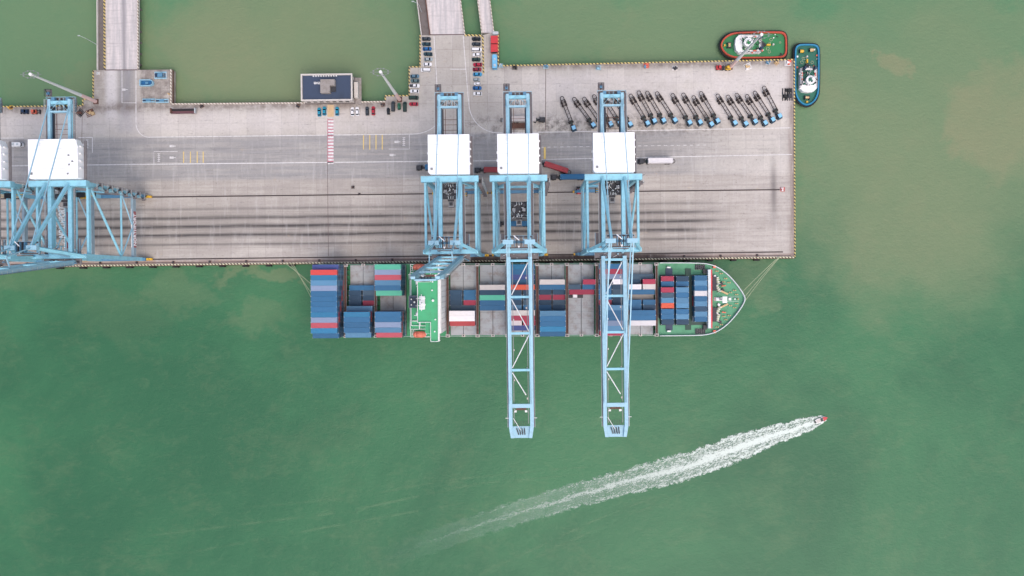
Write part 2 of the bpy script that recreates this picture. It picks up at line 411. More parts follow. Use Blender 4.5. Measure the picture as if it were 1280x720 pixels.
PARS = [((130.8, -160), (131.5, 87), ky, 'yellow and black parapet between road and pipe walkway of the west bridge'),
        ((172.8, -160), (173.4, 86.5), kt, 'pale concrete parapet on the east side of the west bridge'),
        ((122, -160), (122.8, 88), concrete_pale, 'thin pale parapet on the outer side of the west bridge walkway'),
        ((513, -160), (537.6, 44), rust, 'brown parapet between road and walkway of the middle bridge'),
        ((500.5, -160), (527, 44), concrete_pale, 'pale parapet on the outer side of the middle bridge walkway'),
        ((555.5, -160), (581.2, 44), kt, 'parapet on the east side of the middle bridge road'),
        ((577, -160), (602.6, 44), kt, 'west parapet of the narrow bridge by the parked cars'),
        ((592.3, -160), (617.2, 40), kt, 'east parapet of the narrow bridge by the red boxes')]
for a, b, m, lab in PARS: parapet(*a, *b, m)['label'] = lab
# piles below the trestles
mb = MB()
for y in range(-90, 90, 14):
    for x in (124, 140, 156, 170): c = P(x, y); mb.tube((c.x, c.y, -6), (c.x, c.y, -1.7), .55, dark_conc)
    for f in (.02, .35, .65, .98):
        x = 513 + (y + 160) * .12 + f * 42
        if y < 40: c = P(x, y); mb.tube((c.x, c.y, -6), (c.x, c.y, -1.7), .55, dark_conc)
tag(mb.build('bridge_pile', dark_conc, quay))

# ------------------------------------------------------------------ painted markings, rails
mark_w = mat('road_paint_white', srgb(214, 210, 210), .7, 0, .7, .9, srgb(160, 154, 152))
mark_y = mat('road_paint_yellow', srgb(216, 186, 104), .7, 0, .6, .9, srgb(176, 158, 120))
mark_r = mat('road_paint_red', srgb(182, 112, 126), .7, 0, .6, .9, srgb(176, 120, 124))
mark_s = mat('joint_seal', srgb(96, 78, 78), .8, 0, .5)
groove = mat('rail_groove', srgb(70, 58, 56), .7, .2, .3)
def line(pp, w, m, name='road_marking', z=.012):
    mb = MB()
    q = [P(*p).xy if not isinstance(p, Vector) else p for p in pp]
    nrm = []
    for i in range(len(q)):
        a = q[max(i - 1, 0)]; b = q[min(i + 1, len(q) - 1)]; e = (b - a).normalized(); nrm.append(Vector((-e.y, e.x)))
    for i in range(len(q) - 1):
        a, b = q[i], q[i + 1]; na, nb = nrm[i] * w / 2, nrm[i + 1] * w / 2
        mb.face([(*(a - na), z), (*(b - nb), z), (*(b + nb), z), (*(a + na), z)], m)
    return mb
def mk(mb, name='road_marking'): return tag(mb.build(name, None, None), kind='structure')
def arc(cx, cy, r, a0, a1, n=10): return [(cx + r * math.cos(R(a0 + (a1 - a0) * i / n)), cy - r * math.sin(R(a0 + (a1 - a0) * i / n))) for i in range(n + 1)]
W = .32
mk(line([(170, 88), (170, 150)] + [(170 + 16 * (1 - math.cos(R(t))), 154 + 17.5 * math.sin(R(t))) for t in range(0, 91, 10)] + [(300, 170.2), (515, 167.6)] + [(515 + 34 * math.sin(R(t)), 145.6 + 22 * math.cos(R(t))) for t in range(10, 91, 10)] + [(546.5, 110), (542.5, 45)], W, mark_w))
mk(line([(579, 45), (585, 120)] + [(586 + 36 * (1 - math.cos(R(t))), 128 + 38 * math.sin(R(t))) for t in range(0, 91, 10)] + [(700, 164.9), (850, 162.3), (988, 159.8)], W, mark_w))
mk(line([(100, 206.3), (540, 201.6)], W * 1.2, mark_w)); mk(line([(586, 201.2), (622, 200.8)], W * 1.2, mark_w)); mk(line([(672, 199.4), (990, 193.1)], W, mark_w))
mk(line([(-30, 173), (30, 172.4)], W, mark_w)); mk(line([(98, 172), (116, 171.8)], W, mark_w)); mk(line([(115.5, 172), (115.5, 191)], W, mark_w)); mk(line([(-30, 208), (36, 207)], W, mark_w))
mb = MB()
for i in range(26):
    x = 676 + i * 8.1; y = 184 - (x - 676) * .0135
    mb.join(line([(x, y), (x + 4, y - .05)], .22, mark_w))
mk(mb)
mk(line([(152.5, 88), (152.5, 128.5), (170, 128.5)], .25, mark_w))
mk(line([(486, 186.3), (511.6, 186.3), (511.6, 168.4)], .25, mark_w)); mk(line([(222, 189.2), (192.4, 189.4), (192.4, 204.6)], .25, mark_w))
mk(line([(563, 86.5), (582, 86.5)], .3, mark_w))
mb = MB()
for x in (454.4, 462.2, 470, 477.8): mb.join(line([(x, 168.5), (x, 187)], .42, mark_y))
for x in (229.5, 238, 246.5, 254): mb.join(line([(x, 189.5), (x, 203.5)], .42, mark_y))
mb.join(line([(681, 184), (681, 199)], 1.0, mark_y)); mb.join(line([(675.5, 184), (675.5, 199)], .3, mark_y))
mk(mb)
# worn lane lettering blocks and arrows
mb = MB()
for (x, y, d) in ((497, 177.3, 1), (216, 197, 1), (216, 182.6, -1), (491, 193.8, -1), (107, 181, 1), (156, 112, 1)):
    for i in (-1, 0, 1): mb.join(line([(x - 4, y + i * .9), (x + 3.5 - abs(i) * 2.5, y + i * .9)], .3, mark_w))
for (x, y) in ((504.8, 177), (198.5, 197.3), (109, 180)):
    for i in range(5): mb.join(line([(x - 1.6, y - 5 + i * 2.4), (x + 1.6, y - 5 + i * 2.4)], .35, mark_w))
    mb.join(line([(x, y - 5.5), (x, y + 5)], .3, mark_w))
mk(mb)
# pedestrian crossing: red and white ladder
mb = MB()
for i in range(14):
    y = 149 + i * 4
    mb.join(line([(413.4, y), (413.4, y + 1.3)], 2.8, mark_r)); mb.join(line([(413.4, y + 1.45), (413.4, y + 3.9)], 2.8, mark_w))
mk(mb); mk(line([(409.7, 148), (409.7, 204)], .35, mark_r))
mk(line([(409.2, 204), (410.6, 320)], .22, mark_s)); mk(line([(682.2, 84), (681.8, 163)], .28, mark_s)); mk(line([(103, 133), (101.5, 225)], .2, mark_s))
mk(line([(413.3, 131), (413.3, 146)], 3.2, mat('worn_yellow', srgb(196, 168, 134), .8, 0, .4)))
mk(line([(538, 43.5), (581, 43)], .5, mark_s)); mk(line([(131, 87.5), (172, 87.3)], .5, mark_s))
def railway(y, x0, x1):
    mb = MB(); a, b = P(x0, 0).x, P(x1, 0).x
    mb.box(a, b, y - .32, y + .32, .004, .012, groove); mb.box(a, b, y - .05, y + .05, .012, .07, dark_steel)
    return tag(mb.build('crane_rail'), kind='structure')
railway(RW, -260, 975); railway(RL, -260, 972)
mb = MB(); a, b = P(-260, 0).x, P(985, 0).x
mb.box(a, b, RW - 1.9, RW - 1.55, .004, .01, groove); tag(mb.build('cable_trench'), kind='structure')

# ------------------------------------------------------------------ cranes
def crane(cx, label, boom_up, trolley_py, house_w=17.6, letters=False, spreader_drop=12):
    X0 = P(cx, 320).x
    root = empty('quay_crane', (X0, RW, 0), 0, label, 'gantry crane', 'ship-to-shore cranes along the berth')
    G = RL - RW
    B, D = crane_blue, crane_deep
    ZG = 48.0; LX = 10.1; TX = 10.9; GX = 4.35
    for sx in (-1, 1):
        for y in (0.0, G):
            mb = MB(); mb.beam((sx * LX, y, 3.9), (sx * TX, y, 46.6), 1.5, 1.7, B, 1.5, 1.7)
            if y == 0: mb.beam((sx * TX, y, 44), (sx * (TX - 4), y - .01, 48.3), .7, .7, B)
            mb.build('leg', None, root)
    for y in (0.0, G):
        s = MB().box(-12, 12, y - .75, y + .75, 3.0, 4.2, D).build('sill_beam', None, root)
        for sx in (-1, 1):
            b = MB(); b.box(sx * 10 - 3.4, sx * 10 + 3.4, y - .55, y + .55, .95, 2.95, yellow_paint if sx > 0 else D, tx=.8)
            for k in range(6):
                wx = sx * 10 - 2.9 + k * 1.16; b.tube((wx, y - .2, .5), (wx, y + .2, .5), .45, dark_steel, 10)
            b.build('bogie', None, root)
            MB().box(sx * 13.4 - .5, sx * 13.4 + .5, y - .5, y + .5, .4, 1.6, yellow_paint).build('buffer', None, root)
    for sx in (-1, 1):
        pb = MB().box(sx * LX - .6, sx * LX + .6, .87, G - .87, 9.3, 11.5, mat('beam_greyblue', srgb(140, 160, 172), .5, 0, .4)).build('portal_beam', None, root)
        for y in (0.0, G):
            pass
        x21 = sx * (LX + .34); x46 = sx * TX
        MB().tube((x21, .85, 21), (x21, G - .85, 21), .42, B, 10).build('tie_beam', None, root)
        MB().box(x46 - .48, x46 + .48, .87, G - .87, 44.8, 46.3, B).build('upper_tie', None, root)
        db = MB(); db.tube((x46, G - 1.2, 44.5), (x21, 1.2, 21.5), .52, B, 8); db.build('brace', None, root)
        kb = MB(); kb.tube((x21, 1.4, 20.4), (sx * LX, G * .47, 11.6), .32, crane_pale, 8); kb.tube((x21, G - 1.4, 20.4), (sx * LX, G * .53, 11.6), .32, crane_pale, 8)
        kb.build('brace', None, root)
    # cross beams between the legs
    MB().box(-12.3, 12.3, G - 1.25, G + 1.25, 46.7, 49.3, B).build('cross_beam', None, root)
    MB().box(-11.8, 11.8, -.9, .9, 46.7, 49.0, B).build('cross_beam', None, root)
    MB().box(-LX + .75, LX - .75, G - .5, G + .5, 20.3, 21.7, B).build('cross_beam', None, root)
    for sx in (-1, 1): MB().tube((sx * 9.6, G, 21.8), (sx * 1.2, G, 44.6), .5, B, 8).build('brace', None, root)
    # rear girders
    YR = G + 36.5
    for sx in (-1, 1):
        g = MB(); g.box(sx * GX - .8, sx * GX + .8, 1.1, G - 1.3, 45.6, 48.0, B); g.box(sx * GX - .8, sx * GX + .8, G - 1.3, YR, 45.2, 46.65, B)
        g.box(sx * GX - .62, sx * GX + .62, G + 1.3, YR, 46.65, 47.7, crane_pale); g.box(sx * (GX - .95) - .12, sx * (GX - .95) + .12, G + 18, YR - 5, 46.2, 46.9, fun_navy)
        g.build('girder', None, root)
        # walkway with handrail outside the girder
        ox = sx * (GX + 1.45)
        w = MB(); w.box(ox - .5, ox + .5, 2, G - 2, 46.9, 47.0, grating); w.rail([(ox + sx * .5, 2, 47), (ox + sx * .5, G - 2, 47)], 1.1, light_steel, 2.2); w.build('walkway', None, root)
        w = MB(); w.box(ox - .5, ox + .5, G + 18.5, YR, 46.6, 46.7, grating); w.rail([(ox + sx * .5, G + 18.5, 46.7), (ox + sx * .5, YR, 46.7)], 1.1, light_steel, 2.2)
        w.build('walkway', None, root)
    # festoon / cable trays between girders behind the house
    f = MB(); f.box(-3.2, -2.6, G + 18, YR - 6, 46.2, 46.5, dark_steel); f.box(-1.9, -1.7, G + 18, YR - 6, 46.4, 46.6, rust)
    f.box(3.0, 3.3, G + 18, YR - 6, 46.2, 46.5, dark_steel)
    for k in range(4): f.box(-2.6, 3.2, G + 19 + k * 2.3, G + 19.15 + k * 2.3, 46.3, 46.5, rust)
    f.build('cable_tray', None, root)
    # rear end platform with sheaves and service crane
    p = MB(); p.box(-5.2, 5.2, YR - 2.0, YR - .6, 45.8, 47.3, B); p.box(-5.2, 5.2, YR - 5.8, YR - 5.1, 46.5, 47.9, crane_pale)
    p.box(-6.2, 6.2, YR - .4, YR + 1.2, 45.3, 45.5, grating); p.box(-6.2, -4.9, YR - 5, YR - .41, 45.0, 45.15, grating); p.box(4.9, 6.2, YR - 5, YR - .41, 45.0, 45.15, grating); p.box(-1.0, .6, YR - 4.2, YR - 3.2, 45.6, 47.2, grey_steel, tx=.2); p.beam((-3.6, YR - 4.8, 47.6), (0, YR - .8, 47.8), .22, .22, crane_pale); p.beam((3.6, YR - 4.8, 47.6), (0, YR - .8, 47.8), .22, .22, crane_pale)
    for k in range(7): p.box(-2.9 + k * .9, -2.7 + k * .9, YR - 5.0, YR + .9, 45.52, 45.9, dark_steel if k % 2 else crane_pale)
    for sx in (-1, 1):
        for k in range(3): p.tube((sx * (2.6 + k * .5), YR - 3.8, 47.2), (sx * (2.6 + k * .5) + .2, YR - 3.8, 47.2), .8, dark_steel, 12)
        p.box(sx * 3.1 - .7, sx * 3.1 + .7, YR - .4, YR + .9, 45.6, 47.0, D)
    p.rail([(-6.2, YR - 5, 45.5), (-6.2, YR + 1.2, 45.5), (6.2, YR + 1.2, 45.5), (6.2, YR - 5, 45.5)], 1.1, crane_pale, 1.6)
    p.build('end_platform', None, root)
    p = MB(); p.box(-6.0, -3.4, YR + 1.3, YR + 4.2, 46.9, 47.0, grating); p.rail([(-6.0, YR + 1.3, 47), (-6, YR + 4.2, 47), (-3.4, YR + 4.2, 47), (-3.4, YR + 1.3, 47)], 1.1, dark_steel, 1.3)
    p.beam((-4.7, YR + 1.5, 47), (-4.7, YR + 3.8, 49.5), .25, .25, dark_steel); p.box(-5.2, -4.2, YR + 2, YR + 3, 47, 48, D)
    p.build('service_platform', None, root)
    # machinery house
    hw = house_w / 2; y0 = G + 1.6; y1 = G + 18.4
    h = MB(); h.prism([(-hw, y0 + .9), (-hw + .9, y0), (hw - .3, y0), (hw, y0 + .3), (hw, y1 - 3 if house_w > 18 else y1), (hw - (1.2 if house_w > 18 else 0.01), y1), (-hw, y1)], 47.75, 51.85, white_sheet)
    h.box(-hw + .4, hw - .4, y0 + .5, y1 - .5, 51.852, 52.0, white_sheet, tx=.2, ty=.2)
    for k in range(1, 4): h.box(-hw + .6, hw - .6, y0 + k * 4.2 - .06, y0 + k * 4.2 + .06, 52.0, 52.05, light_steel)
    h.box(-hw + 3.4, -hw + 5.4, y1 - 3, y1 - 1.6, 52.0, 52.18, white_paint)
    h = h.build('machinery_house', None, root)
    v = MB(); v.tube((-hw + 1.6, y0 + 2.2, 52), (-hw + 1.6, y0 + 2.2, 52.5), .45, grey_steel, 12); v.box(-hw + 1.0, -hw + 2.1, y0 + 1.7, y0 + 2.8, 52.0, 52.15, light_steel); v.build('roof_vent', None, h)
    if house_w > 18:
        for (ax, ay) in ((hw - 3.6, y1 - 7), (hw - 3.4, y1 - 11), (hw - 2, y1 - 9.6), (hw - 4, y0 + 2)): MB().box(ax - .3, ax + .3, ay - .3, ay + .3, 52, 52.5, grey_steel).build('roof_vent', None, h)
    for k in range(4): MB().box(hw, hw + .55, y1 - 3.2 - k * 3.1, y1 - 2.6 - k * 3.1, 49.2, 50.6, white_paint).build('ventilator', None, h)
    for k in range(2): MB().box(-hw - .45, -hw, y1 - 8 - k * 3.4, y1 - 7.2 - k * 3.4, 49.2, 50.6, white_paint).build('ventilator', None, h)
    s = MB(); s.box(-hw + 1, hw - 1, y0 - 1.1, y0, 47.5, 47.6, grating); s.rail([(hw + 1.2, y0, 47.6), (hw + 1.2, y1, 47.6)], 1.1, grey_steel, 2)
    s.box(hw, hw + 1.2, y0, y1, 47.5, 47.6, grating)
    for k in range(3): s.box(-4 + k * 4, -2.6 + k * 4, y0 - .9, y0 - .1, 47.6, 48.6, grey_steel)
    s.build('service_walkway', None, h)
    # apex frame
    AZ, AY, AX = 70.5, 2.6, 3.9
    for sx in (-1, 1):
        a = MB(); a.beam((sx * 5.2, AY, AZ), (sx * TX, 0, 49), 1.25, 1.3, B); a.beam((sx * AX, AY, AZ), (sx * (GX + .2), 0, 49), .8, .8, crane_pale)
        a.build('apex_leg', None, root)
        MB().beam((sx * AX, AY + .8, AZ - .3), (sx * 4.8, G - .3, 49.4), 1.05, 1.15, B).build('backstay', None, root)
        MB().beam((sx * 4.3, AY + .5, AZ + .5), (sx * 4.5, YR - 3, 47.8), .34, .34, crane_pale).build('rear_stay', None, root)
    a = MB(); a.box(-6.4, -2.2, AY - .9, AY + .9, AZ - .9, AZ + .7, crane_pale); a.box(2.2, 6.4, AY - .9, AY + .9, AZ - .9, AZ + .7, crane_pale)
    a.box(-2.2, 2.2, AY - .5, AY + .5, AZ - 1.4, AZ - .6, D)
    for k in range(5): a.box(-1.8 + k * .86, -1.58 + k * .86, AY - 1.9, AY + 2.2, AZ - .6, AZ + .9, dark_steel if k in (1, 3) else D)
    a.beam((-2, AY + 2.5, AZ + .9), (.1, AY + .6, AZ + 1.2), .35, .3, white_paint); a.hexa([(-.4, AY - 1.6, AZ + 1), (.4, AY - 1.6, AZ + 1), (0, AY - 2.6, AZ + 1)], [(-.4, AY - 1.6, AZ + 1.3), (.4, AY - 1.6, AZ + 1.3), (0, AY - 2.6, AZ + 1.3)], white_paint)
    a.box(-3.2, 3.2, AY - 3.2, AY - 2.9, AZ - 2.2, AZ - 1.9, rust)
    a.box(-5.5, 5.5, AY - 2.6, AY - 1.9, AZ - 3.1, AZ - 3.0, grating); a.box(-5.5, 5.5, AY + 1.9, AY + 2.6, AZ - 3.1, AZ - 3.0, grating); a.rail([(-5.5, AY - 2.6, AZ - 3), (-5.5, AY + 2.6, AZ - 3), (5.5, AY + 2.6, AZ - 3), (5.5, AY - 2.6, AZ - 3), (-5.5, AY - 2.6, AZ - 3)], 1.1, crane_pale, 1.4)
    a.build('apex_beam', None, root)
    # lower hinge platform with rails
    a = MB(); a.box(-8.2, 8.2, -3.4, -1.0, 46.2, 46.3, grating); a.rail([(-8.2, -1, 46.3), (-8.2, -4.2, 46.3), (8.2, -4.2, 46.3), (8.2, -1, 46.3)], 1.1, grey_steel, 1.6)
    for sx in (-1, 1): a.box(sx * 7.1 - .8, sx * 7.1 + .8, 1.0, 7.5, 46.2, 46.3, grating); a.rail([(sx * 7.9, 1, 46.3), (sx * 7.9, 7.5, 46.3)], 1.1, crane_pale, 1.4)
    rnd = random.Random(int(cx))
    for k in range(26):
        xx, yy = rnd.uniform(-7.6, 7.6), rnd.choice((rnd.uniform(-4, -1.2), rnd.uniform(-4, -1.2), rnd.uniform(1.2, 6)))
        if rnd.random() < .5: a.box(xx - .3, xx + .3, yy - .25, yy + .25, 46.35, 46.6 + rnd.uniform(.2, 1.2), rnd.choice((grey_steel, crane_pale, dark_steel, D)))
        else: a.beam((xx, yy, 46.6), (xx + rnd.uniform(-1.5, 1.5), yy + rnd.uniform(-1, 1), 47 + rnd.uniform(0, 1.5)), .14, .14, rnd.choice((grey_steel, crane_pale, white_paint)))
    a.build('hinge_platform', None, root)
    # boom
    Lb = 80.5 - 2.6
    hinge = Vector((0, -2.6, 47.2)); ang = R(83.5) if boom_up else 0.0
    M = Matrix.Translation(hinge) @ Matrix.Rotation(-ang, 4, 'X') @ Matrix.Translation(-hinge)
    def bp(name, mb, par, m=None): return mb.xf(M).build(name, m, par)
    ye = -80.5
    b = MB()
    for sx in (-1, 1):
        b.hexa([(sx * 4.6 - .8, -2.6, 45.9), (sx * 4.6 + .8, -2.6, 45.9), (sx * 4.6 + .8, -75.5, 46.2), (sx * 4.6 - .8, -75.5, 46.2)],
               [(sx * 4.6 - .8, -2.6, 48.1), (sx * 4.6 + .8, -2.6, 48.1), (sx * 4.6 + .8, -75.5, 47.8), (sx * 4.6 - .8, -75.5, 47.8)], crane_pale)
        b.hexa([(sx * 4.6 - .8, -75.5, 46.6), (sx * 4.6 + .8, -75.5, 46.6), (sx * 3.9 + .7, ye, 46.8), (sx * 3.9 - .7, ye, 46.8)],
               [(sx * 4.6 - .8, -75.5, 47.8), (sx * 4.6 + .8, -75.5, 47.8), (sx * 3.9 + .7, ye, 47.6), (sx * 3.9 - .7, ye, 47.6)], crane_pale)
    boom = bp('boom', b, root)
    ys = [-4.2, -19.8, -35.4, -51.2]
    for y in ys + [-66.6]:
        w = 1.0 if y > -60 else 1.7
        bp('cross_beam', MB().box(-3.8, 3.8, y - w / 2, y + w / 2, 47.3, 47.95, B if y > -60 else crane_pale), boom)
    zz = [(1, -5, -1, -18.8), (-1, -20.8, 1, -34.4), (1, -36.4, -1, -50.2), (-1, -52.4, .6, -62)]
    for a_, ya, c_, yb in zz: bp('brace', MB().tube((a_ * 3.6, ya, 47.4), (c_ * 3.6, yb, 47.4), .22, white_paint, 8), boom)
    w = MB()
    for sx in (-1, 1):
        w.box(sx * 3.1 - .14, sx * 3.1 + .14, -74.5, -4.5, 46.2, 46.5, grey_steel)
        w.rail([(sx * 5.9, -76, 46.2), (sx * 5.9, -4.2, 46.2)], 1.1, light_steel, 2.6, .04); w.box(min(sx * 5.4, sx * 5.9), max(sx * 5.4, sx * 5.9), -76, -4.2, 46.1, 46.18, grating)
    for k in range(5):
        yk = -12 - k * 13; w.box(2.5, 3.0, yk, yk + .8, 46.5, 47, concrete_pale); w.box(-3.0, -2.6, yk - 5, yk - 4.3, 46.5, 47, concrete_pale)
    bp('trolley_rail', w, boom)
    e = MB(); e.prism([(-4.5, -75.6), (4.5, -75.6), (3.4, -80.6), (-3.4, -80.6)], 46.2, 46.7, crane_pale)
    for k in range(4): e.beam((-2 + k * 1.1, -76.4, 47), (-1.2 + k * .9, -79.2, 47.2), .4, .5, dark_steel)
    e.box(-2.2, 2.2, -68.6, -67.6, 46.1, 46.9, rust); e.box(-3.0, -2.0, -69.5, -68.7, 46.4, 47, white_paint); e.box(1.6, 2.6, -69.5, -68.7, 46.4, 47, white_paint)
    e.beam((-3.4, -72, 47.2), (-.4, -77, 47.5), .22, .2, white_paint); e.beam((-6.8, -71.9, 47.3), (-5.5, -71.9, 47.3), .18, .18, white_paint); e.beam((5.5, -71.9, 47.3), (6.8, -71.9, 47.3), .18, .18, white_paint)
    for k in range(8): e.box(-2.9 + k * .75, -2.75 + k * .75, -75.4, -73.2, 46.5, 46.7, dark_steel)
    bp('end_platform', e, boom)
    if boom_up:
        t1 = M @ Vector((0, -38, 48))
        for sx in (-1, 1):
            mid = Vector((sx * 4.2, -1.5, 84)); f = MB(); f.beam((sx * AX, AY, AZ), mid, .45, .45, crane_pale); f.beam(mid, (sx * 4.5, t1.y, t1.z), .45, .45, crane_pale)
            f.build('forestay', None, root)
    else:
        for sx in (-1, 1):
            for ye_ in (-36, -66):
                MB().beam((sx * (AX + (.9 if ye_ < -60 else 0)), AY, AZ), (sx * 4.75, ye_, 48.2), .5, .38, crane_pale).build('forestay', None, root)
    # trolley, cabin, head block, spreader
    ty = P(cx, trolley_py, 46).y - RW
    t = MB(); t.box(-3.4, 3.4, ty - 3.4, ty + 3.4, 45.0, 45.3, dark_steel)
    for sx in (-1, 1):
        for k in range(3): t.box(sx * 2.2 - .7, sx * 2.2 + .7, ty - 2.9 + k * 2.1, ty - 1.5 + k * 2.1, 45.3, 46.6, dark_steel if k != 1 else grey_steel)
    for k in range(3): t.tube((-1 + k, ty - 2.6, 46), (-.8 + k, ty - 2.6, 46), .7, light_steel, 10); t.tube((-1 + k, ty + 2.6, 46), (-.8 + k, ty + 2.6, 46), .7, light_steel, 10)
    t.rail([(-3.4, ty - 3.4, 45.3), (3.4, ty - 3.4, 45.3), (3.4, ty + 3.4, 45.3), (-3.4, ty + 3.4, 45.3), (-3.4, ty - 3.4, 45.3)], 1.1, grey_steel, 1.5)
    rnd = random.Random(int(cx) + 5)
    for k in range(30):
        xx, yy = rnd.uniform(-3, 3), rnd.uniform(-3.2, 3.2)
        t.box(xx - .2, xx + .2, ty + yy - .2, ty + yy + .2, 45.3, 45.6 + rnd.uniform(.3, 1.8), rnd.choice((grey_steel, dark_steel, light_steel, black_rubber)))
        if k % 3 == 0: t.beam((xx, ty + yy, 46.2), (xx + rnd.uniform(-2, 2), ty + yy + rnd.uniform(-2, 2), 46.8), .12, .12, rnd.choice((white_paint, grey_steel)))
    tr = t.build('trolley', None, root)
    c = MB(); c.box(-1.2, 1.2, ty - 6.6, ty - 4.0, 41.5, 44.2, grey_steel); c.box(-.7, .7, ty - 6.0, ty - 4.6, 44.2, 44.6, dark_steel); c.box(-1.0, 1.0, ty - 6.65, ty - 5.2, 41.8, 43.2, glass); c.box(-1.3, 1.3, ty - 4.2, ty - 3.2, 44.2, 45.0, dark_steel)
    c.build('operator_cabin', None, tr)
    zs = 45 - spreader_drop
    sp = MB(); sp.box(-6.0, 6.0, ty - .35, ty - .05, zs, zs + .5, yellow_paint); sp.box(-6.0, 6.0, ty + .6, ty + .9, zs, zs + .5, yellow_paint)
    for sx in (-1, 1): sp.box(sx * 6.0 - .2, sx * 6.0 + .2, ty - .95, ty + 1.49, zs - .1, zs + .4, dark_steel)
    sp.box(-1.8, 1.8, ty - .9, ty + 1.4, zs + .5, zs + 1.3, dark_steel)
    for sx in (-1, 1):
        for dy in (-.6, 1.1): sp.beam((sx * 1.5, ty + dy, zs + 1.3), (sx * 1.8, ty + dy * 1.6, 45), .06, .06, black_rubber)
    sp.build('spreader', None, tr)
    # stair tower beside the landside leg
    s = MB()
    for k in range(11):
        z = 6 + k * 3.7; d = 1 if k % 2 else -1
        s.box(TX + .9, TX + 2.7, G - 1.4 + d * 1.2, G + .2 + d * 1.2, z, z + .1, grating)
        for j in range(8): s.box(TX + 1.0, TX + 1.9, G - .6 - d * 1.0 + d * j * .25, G - .4 - d * 1.0 + d * j * .25, z - 3.4 + j * .42, z - 3.3 + j * .42, dark_steel)
        s.rail([(TX + 2.7, G - 2, z), (TX + 2.7, G + 1.2, z)], 1.1, light_steel, 1.6)
    for (ax, ay) in ((.95, -2), (2.7, -2), (.95, 1.2), (2.7, 1.2)): s.beam((TX + ax, G + ay, 4.2), (TX + ax, G + ay, 47.5), .16, .16, grey_steel)
    s.build('stair_tower', None, root)
    if letters:
        bd = MB().box(-TX - .12, -TX + .12, 5.5, G - 4.5, 28.2, 28.5, B).box(-TX - .12, -TX + .12, 5.5, G - 4.5, 34.6, 34.9, B).box(-TX - .12, -TX + .12, 5.2, 5.5, 28.2, 34.9, B).box(-TX - .12, -TX + .12, G - 4.5, G - 4.2, 28.2, 34.9, B).build('sign_board', None, root)
        for sx_ in (5.6, G - 4.6): pass
        TL = R(32)
        def plane(xx, y, z, sx, tilt):      # text plane: right = +y, up = z leaning back by tilt
            return Matrix(((0, -math.sin(tilt), math.cos(tilt), xx), (sx, 0, 0, y), (0, math.cos(tilt), math.sin(tilt), z), (0, 0, 0, 1)))
        def word(txt, size, y, z, length, xx, tilt, par, bold):
            cu = bpy.data.curves.new('sign_lettering', 'FONT'); cu.body = txt; cu.size = size; cu.extrude = .04; cu.offset = bold
            tmp = bpy.data.objects.new('lettering_source', cu); col.objects.link(tmp); bpy.context.view_layer.update()
            me = bpy.data.meshes.new_from_object(tmp.evaluated_get(bpy.context.evaluated_depsgraph_get())); bpy.data.objects.remove(tmp); bpy.data.curves.remove(cu)
            me.materials.clear(); me.materials.append(white_sheet); me.name = 'sign_lettering'
            w_ = max(v.co.x for v in me.vertices) or 1
            o = bpy.data.objects.new('sign_lettering', me); col.objects.link(o); o.parent = par
            o.matrix_local = plane(xx, y, z, length / w_, tilt)
        word('NORTHPORT', 3.6, 9.2, 29.0, 14.4, -TX + .3, TL, bd, .12); word('MALAYSIA BHD', 1.9, 12.5, 32.0, 8.4, -TX - 1.5, TL, bd, .05)
        lg = MB()
        for k in range(20):
            a0, a1 = 2 * math.pi * k / 20, 2 * math.pi * (k + 1) / 20
            lg.hexa([(-TX + .16, 7.6 + .55 * math.cos(a0), 30.0 + .55 * math.sin(a0)), (-TX + .16, 7.6 + .95 * math.cos(a0), 30.0 + .95 * math.sin(a0)), (-TX + .16, 7.6 + .95 * math.cos(a1), 30.0 + .95 * math.sin(a1)), (-TX + .16, 7.6 + .55 * math.cos(a1), 30.0 + .55 * math.sin(a1))],
                    [(-TX + .2, 7.6 + .55 * math.cos(a0), 30.0 + .55 * math.sin(a0)), (-TX + .2, 7.6 + .95 * math.cos(a0), 30.0 + .95 * math.sin(a0)), (-TX + .2, 7.6 + .95 * math.cos(a1), 30.0 + .95 * math.sin(a1)), (-TX + .2, 7.6 + .55 * math.cos(a1), 30.0 + .55 * math.sin(a1))], white_paint)
        lg.build('sign_emblem', None, bd)
        sb = MB().box(-TX - .1, -TX + .1, G - 4.5, G - .9, 31, 31.5, B).box(-TX - .1, -TX + .1, .9, 5.5, 31, 31.5, B).build('sign_bracket', None, root)
        w2 = MB()
        w2.box(LX + .62, LX + .66, 5.4, G - 8.2, 9.35, 11.4, mat('sign_red_brown', srgb(150, 84, 88), .6)); sb2 = w2.build('sign_board', None, root)
        if cx > 100: word('NORTHPORT', 2.7, 6.2, 9.5, 15.6, LX + .68, 0, sb2, .07)
        w2 = MB()
        for k in range(0): w2.box(LX + .02, LX + .34, 6 + k * 1.15, 6.8 + k * 1.15, 11.53, 11.56, red_paint if k % 3 == 2 else white_paint)
        w2.box(LX - .55, LX - .25, 5.5, G - 7, 11.53, 11.55, white_paint)
        w2.build('safety_line', None, root)
    return root
crane(76, 'westernmost light blue quay crane, mostly cut off, its boom raised', True, 240, 21, True)
crane(157, 'light blue quay crane with raised boom at the west end, extra wide white machinery house', True, 239, 21, True)
crane(576.4, 'light blue quay crane with its boom raised over the ship bridge', True, 239)
crane(650, 'light blue quay crane with lowered boom, next east of the crane over the bridge', False, 262, spreader_drop=22)
crane(751.6, 'easternmost light blue quay crane with lowered boom, in front of the parked tractors', False, 234)

